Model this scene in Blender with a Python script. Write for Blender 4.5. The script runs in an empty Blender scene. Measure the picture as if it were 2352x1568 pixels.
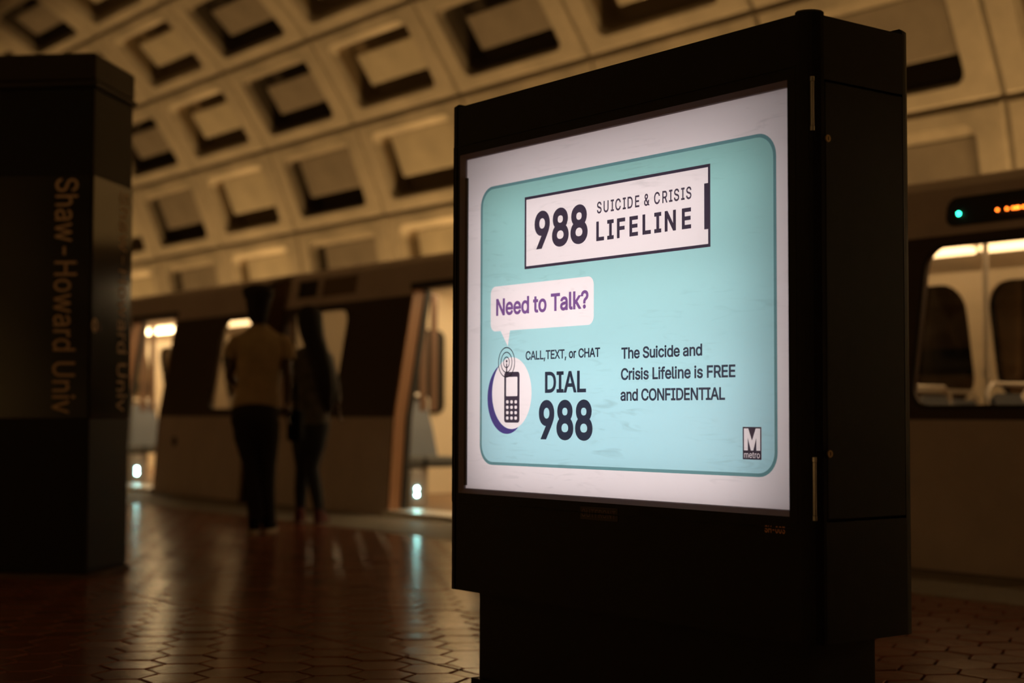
import bpy, math, random
from mathutils import Vector, Matrix
from mathutils.geometry import delaunay_2d_cdt
random.seed(7)
sc = bpy.context.scene
COL = sc.collection
PI = math.pi

# ------------------------------------------------------------------ camera, world, exposure
YAW, PITCH, ROLL = 0.919686, 0.049307, 0.003481
fw = Vector((-math.sin(YAW) * math.cos(PITCH), math.cos(YAW) * math.cos(PITCH), math.sin(PITCH)))
rt = fw.cross(Vector((0, 0, 1))).normalized()
up = rt.cross(fw)
r2 = rt * math.cos(ROLL) + up * math.sin(ROLL)
u2 = up * math.cos(ROLL) - rt * math.sin(ROLL)
cam_d = bpy.data.cameras.new('camera')
cam = bpy.data.objects.new('camera', cam_d)
COL.objects.link(cam)
cam.matrix_world = Matrix(((r2.x, u2.x, -fw.x, 0), (r2.y, u2.y, -fw.y, 0), (r2.z, u2.z, -fw.z, 0.9), (0, 0, 0, 1)))
cam_d.sensor_width = 36.0
cam_d.lens = 3500 / 2352 * 36
cam_d.clip_end = 200
cam_d.dof.use_dof = True
cam_d.dof.focus_distance = 4.45
cam_d.dof.aperture_fstop = 1.7
sc.camera = cam

world = bpy.data.worlds.new('station_air')
world.use_nodes = True
world.node_tree.nodes['Background'].inputs[0].default_value = (0.9, 0.55, 0.25, 1)
world.node_tree.nodes['Background'].inputs[1].default_value = 0.0
sc.world = world
sc.view_settings.view_transform = 'Standard'
sc.view_settings.look = 'None'
sc.view_settings.gamma = 1.0
sc.view_settings.exposure = 0.0
sc.view_settings.use_curve_mapping = False
sc.cycles.use_denoising = True
sc.cycles.max_bounces = 10
sc.cycles.diffuse_bounces = 5
sc.cycles.transparent_max_bounces = 16
sc.cycles.sample_clamp_indirect = 6.0

WARM = (1.0, 0.57, 0.20)
def area(name, loc, direction, sx, sy, power, color, parent=None, spread=None):
    d = bpy.data.lights.new(name, 'AREA')
    d.shape = 'RECTANGLE'; d.size = sx; d.size_y = sy
    d.energy = power; d.color = color
    if spread: d.spread = spread
    o = bpy.data.objects.new(name, d)
    COL.objects.link(o)
    z = -Vector(direction).normalized()
    x = Vector((1, 0, 0))
    if abs(z.dot(x)) > 0.95: x = Vector((0, 1, 0))
    y = z.cross(x).normalized(); x = y.cross(z).normalized()
    M = Matrix(((x.x, y.x, z.x, loc[0]), (x.y, y.y, z.y, loc[1]), (x.z, y.z, z.z, loc[2]), (0, 0, 0, 1)))
    if parent:
        o.parent = parent
        o.matrix_parent_inverse = parent.matrix_world.inverted()
    o.matrix_world = M
    return o

S = 2.54                                   # width of one vault bay along the track
# trackside lamps: one below every second bay, at the foot of the vault on both sides
for k in range(-1, 6):
    xc = -(2 * k + 0.65) * S
    area('trackside_lamp', (xc, 11.0, 0.35), (0, 0.10, 1.0), 1.5, 0.22, 104, WARM)
    area('trackside_lamp', (xc, -4.9, 0.35), (0, -0.10, 1.0), 1.5, 0.22, 45, WARM)

# ------------------------------------------------------------------ materials
def mat(name, color=(0.5, 0.5, 0.5), rough=0.6, metal=0.0, spec=0.5, noise=0.0, scale=8.0, bump=0.0, coat=0.0, emit=None, estr=0.0, dist=0.01):
    m = bpy.data.materials.new(name)
    m.use_nodes = True
    nt = m.node_tree; b = nt.nodes['Principled BSDF']
    b.inputs['Base Color'].default_value = (*color, 1)
    b.inputs['Roughness'].default_value = rough
    b.inputs['Metallic'].default_value = metal
    b.inputs['Specular IOR Level'].default_value = spec
    b.inputs['Coat Weight'].default_value = coat
    if emit:
        b.inputs['Emission Color'].default_value = (*emit, 1)
        b.inputs['Emission Strength'].default_value = estr
    if noise or bump:
        tc = nt.nodes.new('ShaderNodeTexCoord')
        n = nt.nodes.new('ShaderNodeTexNoise')
        n.inputs['Scale'].default_value = scale
        n.inputs['Detail'].default_value = 6
        n.inputs['Roughness'].default_value = 0.65
        nt.links.new(tc.outputs['Object'], n.inputs['Vector'])
        if noise:
            r = nt.nodes.new('ShaderNodeMapRange')
            r.inputs['From Min'].default_value = 0.3; r.inputs['From Max'].default_value = 0.7
            r.inputs['To Min'].default_value = 1 - noise; r.inputs['To Max'].default_value = 1 + noise
            nt.links.new(n.outputs['Fac'], r.inputs['Value'])
            mx = nt.nodes.new('ShaderNodeVectorMath'); mx.operation = 'SCALE'
            mx.inputs[0].default_value = color
            nt.links.new(r.outputs['Result'], mx.inputs['Scale'])
            nt.links.new(mx.outputs['Vector'], b.inputs['Base Color'])
        if bump:
            bp = nt.nodes.new('ShaderNodeBump')
            bp.inputs['Strength'].default_value = bump
            bp.inputs['Distance'].default_value = dist
            nt.links.new(n.outputs['Fac'], bp.inputs['Height'])
            nt.links.new(bp.outputs['Normal'], b.inputs['Normal'])
    return m

def emission(name, color, strength):
    m = bpy.data.materials.new(name); m.use_nodes = True
    nt = m.node_tree
    for n in list(nt.nodes): nt.nodes.remove(n)
    e = nt.nodes.new('ShaderNodeEmission'); o = nt.nodes.new('ShaderNodeOutputMaterial')
    e.inputs[0].default_value = (*color, 1); e.inputs[1].default_value = strength
    nt.links.new(e.outputs[0], o.inputs[0])
    return m

def film(name, color):
    """printed ink: a thin filter that colours the light coming through the lit sheet behind it"""
    m = bpy.data.materials.new(name); m.use_nodes = True
    nt = m.node_tree
    for n in list(nt.nodes): nt.nodes.remove(n)
    t = nt.nodes.new('ShaderNodeBsdfTransparent'); o = nt.nodes.new('ShaderNodeOutputMaterial')
    t.inputs[0].default_value = (*color, 1)
    nt.links.new(t.outputs[0], o.inputs[0])
    return m

def glass(name, tint, gloss=0.06, rough=0.03, scratch=False):
    m = bpy.data.materials.new(name); m.use_nodes = True
    nt = m.node_tree
    for n in list(nt.nodes): nt.nodes.remove(n)
    t = nt.nodes.new('ShaderNodeBsdfTransparent'); g = nt.nodes.new('ShaderNodeBsdfGlossy')
    t.inputs[0].default_value = (*tint, 1)
    g.inputs['Roughness'].default_value = rough
    lw = nt.nodes.new('ShaderNodeFresnel'); lw.inputs['IOR'].default_value = 1.5
    mx = nt.nodes.new('ShaderNodeMixShader'); o = nt.nodes.new('ShaderNodeOutputMaterial')
    nt.links.new(lw.outputs[0], mx.inputs[0])
    nt.links.new(t.outputs[0], mx.inputs[1]); nt.links.new(g.outputs[0], mx.inputs[2])
    last = mx
    if scratch:
        tc = nt.nodes.new('ShaderNodeTexCoord')
        mp = nt.nodes.new('ShaderNodeMapping'); mp.inputs['Rotation'].default_value = (0, 0.6, 0); mp.inputs['Scale'].default_value = (2, 1, 13)
        nt.links.new(tc.outputs['Object'], mp.inputs['Vector'])
        n = nt.nodes.new('ShaderNodeTexNoise'); n.inputs['Scale'].default_value = 2.2; n.inputs['Detail'].default_value = 9; n.inputs['Distortion'].default_value = 2.5
        nt.links.new(mp.outputs[0], n.inputs['Vector'])
        n2 = nt.nodes.new('ShaderNodeTexNoise'); n2.inputs['Scale'].default_value = 3.4; n2.inputs['Detail'].default_value = 4
        nt.links.new(tc.outputs['Object'], n2.inputs['Vector'])
        r = nt.nodes.new('ShaderNodeMapRange'); r.inputs['From Min'].default_value = 0.55; r.inputs['From Max'].default_value = 0.78
        r.inputs['To Min'].default_value = 0.0; r.inputs['To Max'].default_value = 0.30
        nt.links.new(n.outputs['Fac'], r.inputs['Value'])
        r3 = nt.nodes.new('ShaderNodeMapRange'); r3.inputs['From Min'].default_value = 0.45; r3.inputs['From Max'].default_value = 0.75
        r3.inputs['To Min'].default_value = 0.0; r3.inputs['To Max'].default_value = 1.0
        nt.links.new(n2.outputs['Fac'], r3.inputs['Value'])
        ml = nt.nodes.new('ShaderNodeMath'); ml.operation = 'MULTIPLY'
        nt.links.new(r.outputs[0], ml.inputs[0]); nt.links.new(r3.outputs[0], ml.inputs[1])
        d = nt.nodes.new('ShaderNodeBsdfDiffuse'); d.inputs[0].default_value = (0.25, 0.22, 0.2, 1)
        m2 = nt.nodes.new('ShaderNodeMixShader')
        nt.links.new(ml.outputs[0], m2.inputs[0]); nt.links.new(mx.outputs[0], m2.inputs[1]); nt.links.new(d.outputs[0], m2.inputs[2])
        last = m2
    nt.links.new(last.outputs[0], o.inputs[0])
    return m

M = {}
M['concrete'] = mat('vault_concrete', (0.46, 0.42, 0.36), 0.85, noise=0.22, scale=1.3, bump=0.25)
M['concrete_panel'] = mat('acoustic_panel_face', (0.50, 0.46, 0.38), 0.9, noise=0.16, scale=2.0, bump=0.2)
M['cavity'] = mat('coffer_cavity', (0.22, 0.17, 0.11), 0.9)  # same concrete, with the shade of the recess put into its colour
M['cavity_dark'] = mat('coffer_cavity_shaded', (0.07, 0.055, 0.04), 0.9)  # deeper recess shade painted in, for every second bay
M['concrete_shaded'] = mat('vault_concrete_shaded', (0.27, 0.24, 0.20), 0.9, noise=0.2, scale=2)  # coffer lip in every second bay: shade painted into the concrete colour
M['concrete_dark'] = mat('acoustic_panel_face_shaded', (0.25, 0.22, 0.19), 0.9, noise=0.16, scale=2.0, bump=0.2)  # panel copy for the dimmer bays, shade carried by the colour
M['granite'] = mat('platform_granite', (0.20, 0.18, 0.15), 0.55, noise=0.35, scale=60, bump=0.15)
M['grout'] = mat('tile_grout', (0.02, 0.014, 0.011), 0.9)
M['track'] = mat('trackbed', (0.05, 0.045, 0.04), 0.95, noise=0.3, scale=5)
def tile_mat():
    m = bpy.data.materials.new('terracotta_tile'); m.use_nodes = True
    nt = m.node_tree; b = nt.nodes['Principled BSDF']
    oi = nt.nodes.new('ShaderNodeNewGeometry')
    cr = nt.nodes.new('ShaderNodeValToRGB')
    cr.color_ramp.elements[0].color = (0.150, 0.048, 0.030, 1); cr.color_ramp.elements[1].color = (0.235, 0.082, 0.050, 1)
    oin = nt.nodes.new('ShaderNodeObjectInfo')
    ad = nt.nodes.new('ShaderNodeMath'); ad.operation = 'ADD'
    fr = nt.nodes.new('ShaderNodeMath'); fr.operation = 'FRACT'
    nt.links.new(oi.outputs['Random Per Island'], ad.inputs[0]); nt.links.new(oin.outputs['Random'], ad.inputs[1])
    nt.links.new(ad.outputs[0], fr.inputs[0]); nt.links.new(fr.outputs[0], cr.inputs[0])
    nt.links.new(cr.outputs[0], b.inputs['Base Color'])
    tc = nt.nodes.new('ShaderNodeTexCoord')
    n = nt.nodes.new('ShaderNodeTexNoise'); n.inputs['Scale'].default_value = 26; n.inputs['Detail'].default_value = 5
    nt.links.new(tc.outputs['Object'], n.inputs['Vector'])
    r = nt.nodes.new('ShaderNodeMapRange'); r.inputs['To Min'].default_value = 0.13; r.inputs['To Max'].default_value = 0.30
    nt.links.new(n.outputs['Fac'], r.inputs['Value']); nt.links.new(r.outputs[0], b.inputs['Roughness'])
    bp = nt.nodes.new('ShaderNodeBump'); bp.inputs['Strength'].default_value = 0.12; bp.inputs['Distance'].default_value = 0.004
    nt.links.new(n.outputs['Fac'], bp.inputs['Height']); nt.links.new(bp.outputs[0], b.inputs['Normal'])
    b.inputs['Specular IOR Level'].default_value = 0.48
    return m
M['tile'] = tile_mat()
M['black'] = mat('black_painted_steel', (0.0065, 0.0068, 0.0085), 0.45, spec=0.2, noise=0.2, scale=30, bump=0.04)
M['black_gloss'] = mat('glossy_black_panel', (0.006, 0.005, 0.005), 0.14, spec=0.5)
M['gasket'] = mat('brown_rubber_gasket', (0.20, 0.15, 0.15), 0.5)
M['gasket_dark'] = mat('dark_gasket', (0.05, 0.035, 0.03), 0.5)
M['plate_dim'] = mat('dim_name_plate', (0.03, 0.018, 0.018), 0.5)
M['rubber'] = mat('door_rubber', (0.008, 0.008, 0.008), 0.6)
M['bronze'] = mat('dark_bronze', (0.016, 0.010, 0.008), 0.45, metal=0.0, spec=0.3)
M['chrome'] = mat('polished_steel', (0.42, 0.43, 0.45), 0.2, metal=1.0)
M['sill'] = mat('door_sill_metal', (0.8, 0.8, 0.8), 0.42, metal=0.9)
M['rail'] = mat('brushed_steel_rail', (0.75, 0.72, 0.68), 0.38, metal=0.8)
M['foot'] = mat('pylon_foot_stone', (0.10, 0.065, 0.05), 0.7)
M['brass'] = mat('worn_brass', (0.42, 0.30, 0.15), 0.4, metal=0.7)
M['white_liner'] = mat('white_cabinet_liner', (0.55, 0.55, 0.55), 0.8)
M['letter_tan'] = mat('tan_vinyl_letter', (0.62, 0.44, 0.30), 0.6)
M['letter_dim'] = mat('dim_embossed_letter', (0.14, 0.08, 0.075), 0.55)
M['letter_orange'] = mat('orange_number_vinyl', (0.75, 0.36, 0.20), 0.6)
M['train_cream'] = mat('train_body_aluminium', (0.56, 0.48, 0.48), 0.5, metal=0.0, noise=0.08, scale=3)
M['train_brown'] = mat('train_brown_band', (0.042, 0.022, 0.018), 0.45)
M['train_under'] = mat('train_underframe', (0.01, 0.01, 0.01), 0.8)
M['jamb'] = mat('door_edge_orange_brown', (0.27, 0.13, 0.06), 0.5)
M['end_brown'] = mat('car_end_brown', (0.14, 0.075, 0.035), 0.5)
M['int_cream'] = mat('train_interior_cream', (0.74, 0.66, 0.52), 0.5)
M['int_ceiling'] = mat('train_interior_ceiling', (0.70, 0.62, 0.50), 0.6)
M['int_floor'] = mat('train_interior_floor', (0.25, 0.16, 0.10), 0.6)
M['int_brown'] = mat('train_partition_brown', (0.16, 0.09, 0.06), 0.4)
M['seat_blue'] = mat('blue_grey_vinyl', (0.12, 0.145, 0.19), 0.45)
M['seat_dark'] = mat('dark_grey_vinyl', (0.045, 0.05, 0.055), 0.5)
M['seat_shell'] = mat('grey_seat_shell', (0.35, 0.34, 0.34), 0.4)
M['dark_void'] = mat('dark_window_backing', (0.01, 0.008, 0.006), 0.5)
M['lamp_int'] = emission('train_light_diffuser', (1.0, 0.70, 0.36), 15)
M['lamp_step'] = emission('step_light_led', (0.42, 1.0, 0.92), 110.0)
M['led_green'] = emission('green_led', (0.03, 1.0, 0.50), 22.0)
M['led_orange'] = emission('orange_led', (1.0, 0.17, 0.015), 10.0)
M['win_near'] = glass('tinted_train_glass', (0.24, 0.21, 0.18))
M['win_far'] = glass('dark_train_glass', (0.15, 0.115, 0.085))
M['acrylic'] = glass('scratched_acrylic', (0.99, 0.99, 0.99), scratch=True, rough=0.15)
M['skin'] = mat('skin', (0.075, 0.040, 0.026), 0.5)
M['hair'] = mat('black_hair', (0.006, 0.005, 0.005), 0.7)
M['tee'] = mat('tan_cotton', (0.44, 0.35, 0.22), 0.9, noise=0.12, scale=9)
M['jeans_black'] = mat('black_denim', (0.008, 0.008, 0.010), 0.85)
M['jeans_blue'] = mat('dark_blue_denim', (0.014, 0.020, 0.032), 0.85)
M['top_grey'] = mat('grey_patterned_knit', (0.085, 0.080, 0.075), 0.9, noise=0.5, scale=12)
M['red'] = mat('red_canvas', (0.085, 0.007, 0.009), 0.7)
M['shoe_black'] = mat('black_canvas', (0.008, 0.008, 0.008), 0.95, spec=0.05)
M['sole'] = mat('pale_rubber_sole', (0.38, 0.33, 0.26), 0.6)

# ------------------------------------------------------------------ helpers
def link(name, me, m=None, parent=None, loc=None):
    o = bpy.data.objects.new(name, me)
    COL.objects.link(o)
    if m is not None:
        for x in (m if isinstance(m, (list, tuple)) else [m]): me.materials.append(x)
    if parent: o.parent = parent
    if loc: o.location = loc
    return o

class MB:
    def __init__(s): s.v = []; s.f = []; s.mi = []; s.sm = []
    def add(s, vs, fs, mi=0, smooth=False):
        n = len(s.v); s.v += [tuple(v) for v in vs]
        for f in fs: s.f.append(tuple(i + n for i in f)); s.mi.append(mi); s.sm.append(smooth)
    def box(s, x0, x1, y0, y1, z0, z1, mi=0):
        s.add([(x0, y0, z0), (x1, y0, z0), (x1, y1, z0), (x0, y1, z0), (x0, y0, z1), (x1, y0, z1), (x1, y1, z1), (x0, y1, z1)],
              [(0, 3, 2, 1), (4, 5, 6, 7), (0, 1, 5, 4), (1, 2, 6, 5), (2, 3, 7, 6), (3, 0, 4, 7)], mi)
    def hexa(s, p, mi=0):
        s.add(p, [(0, 3, 2, 1), (4, 5, 6, 7), (0, 1, 5, 4), (1, 2, 6, 5), (2, 3, 7, 6), (3, 0, 4, 7)], mi)
    def bbox(s, x0, x1, y0, y1, z0, z1, b=0.01, mi=0):
        """box with chamfered edges"""
        def ring(z, i): return [(x0 + i, y0 + i, z), (x1 - i, y0 + i, z), (x1 - i, y1 - i, z), (x0 + i, y1 - i, z)]
        def ring8(z):
            return [(x0 + b, y0, z), (x1 - b, y0, z), (x1, y0 + b, z), (x1, y1 - b, z), (x1 - b, y1, z), (x0 + b, y1, z), (x0, y1 - b, z), (x0, y0 + b, z)]
        v = ring(z0, b) + ring8(z0 + b) + ring8(z1 - b) + ring(z1, b)
        f = [(3, 2, 1, 0), (20, 21, 22, 23)]
        for i in range(8): f.append((4 + i, 4 + (i + 1) % 8, 12 + (i + 1) % 8, 12 + i))
        for k in range(4):
            a = 4 + 2 * k; c = 4 + (2 * k - 1) % 8
            f.append((k, (k + 1) % 4, a + 1, a)); f.append((k, a, c))
            a2 = 12 + 2 * k; c2 = 12 + (2 * k - 1) % 8
            f.append((20 + k, a2, a2 + 1, 20 + (k + 1) % 4)); f.append((20 + k, c2, a2))
        s.add(v, f, mi)
    def prism(s, pts, axis, a, b, mi=0, smooth=False):
        """extrude a 2-D outline along axis ('x','y','z') from a to b"""
        def P(p, t):
            return {'x': (t, p[0], p[1]), 'y': (p[0], t, p[1]), 'z': (p[0], p[1], t)}[axis]
        n = len(pts)
        v = [P(p, a) for p in pts] + [P(p, b) for p in pts]
        f = [(i, (i + 1) % n, n + (i + 1) % n, n + i) for i in range(n)]
        s.add(v, f, mi, smooth)
        s.add(v, [tuple(range(n))[::-1], tuple(range(n, 2 * n))], mi)
    def tube(s, pts, r, seg=10, mi=0, cap=True):
        pts = [Vector(p) for p in pts]
        n = len(pts)
        rr = r if isinstance(r, (list, tuple)) else [r] * n
        t = (pts[1] - pts[0]).normalized()
        a = t.orthogonal().normalized()
        vs = []; prev = t
        for i in range(n):
            tt = ((pts[min(i + 1, n - 1)] - pts[max(i - 1, 0)])).normalized()
            a = (a - tt * a.dot(tt)).normalized(); b = tt.cross(a)
            q = rr[i]
            for k in range(seg):
                th = 2 * PI * k / seg
                vs.append(pts[i] + a * (q * math.cos(th)) + b * (q * math.sin(th)))
        fs = [(i * seg + k, i * seg + (k + 1) % seg, (i + 1) * seg + (k + 1) % seg, (i + 1) * seg + k) for i in range(n - 1) for k in range(seg)]
        s.add(vs, fs, mi, True)
        if cap: s.add(vs[:seg], [tuple(range(seg))[::-1]], mi); s.add(vs[-seg:], [tuple(range(seg))], mi)
    def loft(s, secs, seg=20, mi=0):
        """stack of horizontal ellipses (cx, cy, cz, a, b)"""
        vs = []
        for (cx, cy, cz, a, b) in secs:
            for k in range(seg):
                th = 2 * PI * k / seg
                vs.append((cx + a * math.cos(th), cy + b * math.sin(th), cz))
        n = len(secs)
        fs = [(i * seg + k, i * seg + (k + 1) % seg, (i + 1) * seg + (k + 1) % seg, (i + 1) * seg + k) for i in range(n - 1) for k in range(seg)]
        s.add(vs, fs, mi, True)
        s.add(vs[:seg], [tuple(range(seg))[::-1]], mi); s.add(vs[-seg:], [tuple(range(seg))], mi)
    def mesh(s, name):
        me = bpy.data.meshes.new(name)
        me.from_pydata(s.v, [], s.f)
        me.polygons.foreach_set('material_index', s.mi)
        me.polygons.foreach_set('use_smooth', s.sm)
        me.update()
        return me
    def build(s, name, m, parent=None, loc=None):
        return link(name, s.mesh(name), m, parent, loc)

def tag(o, label=None, cat=None, group=None, kind=None):
    if label: o['label'] = label
    if cat: o['category'] = cat
    if group: o['group'] = group
    if kind: o['kind'] = kind
    return o

def empty(name, loc=(0, 0, 0), rz=0.0):
    o = bpy.data.objects.new(name, None)
    COL.objects.link(o)
    o.location = loc; o.rotation_euler = (0, 0, rz)
    bpy.context.view_layer.update()
    return o

def rrect(x0, x1, z0, z1, r, k=5):
    pts = []
    for cx, cz, a0 in ((x1 - r, z0 + r, -PI / 2), (x1 - r, z1 - r, 0), (x0 + r, z1 - r, PI / 2), (x0 + r, z0 + r, PI)):
        for i in range(k + 1):
            a = a0 + PI / 2 * i / k
            pts.append((cx + r * math.cos(a), cz + r * math.sin(a)))
    return pts

def curve_fill(outlines):
    """filled flat 2-D shape with holes -> (verts2d, faces)"""
    cu = bpy.data.curves.new('tmp', 'CURVE'); cu.dimensions = '2D'; cu.fill_mode = 'BOTH'
    for o in outlines:
        sp = cu.splines.new('POLY'); sp.points.add(len(o) - 1); sp.use_cyclic_u = True
        for i, p in enumerate(o): sp.points[i].co = (p[0], p[1], 0, 1)
    ob = bpy.data.objects.new('tmp', cu); COL.objects.link(ob)
    me = bpy.data.meshes.new_from_object(ob)
    v = [(p.co.x, p.co.y) for p in me.vertices]; f = [tuple(p.vertices) for p in me.polygons]
    bpy.data.objects.remove(ob); bpy.data.curves.remove(cu); bpy.data.meshes.remove(me)
    return v, f

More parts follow.
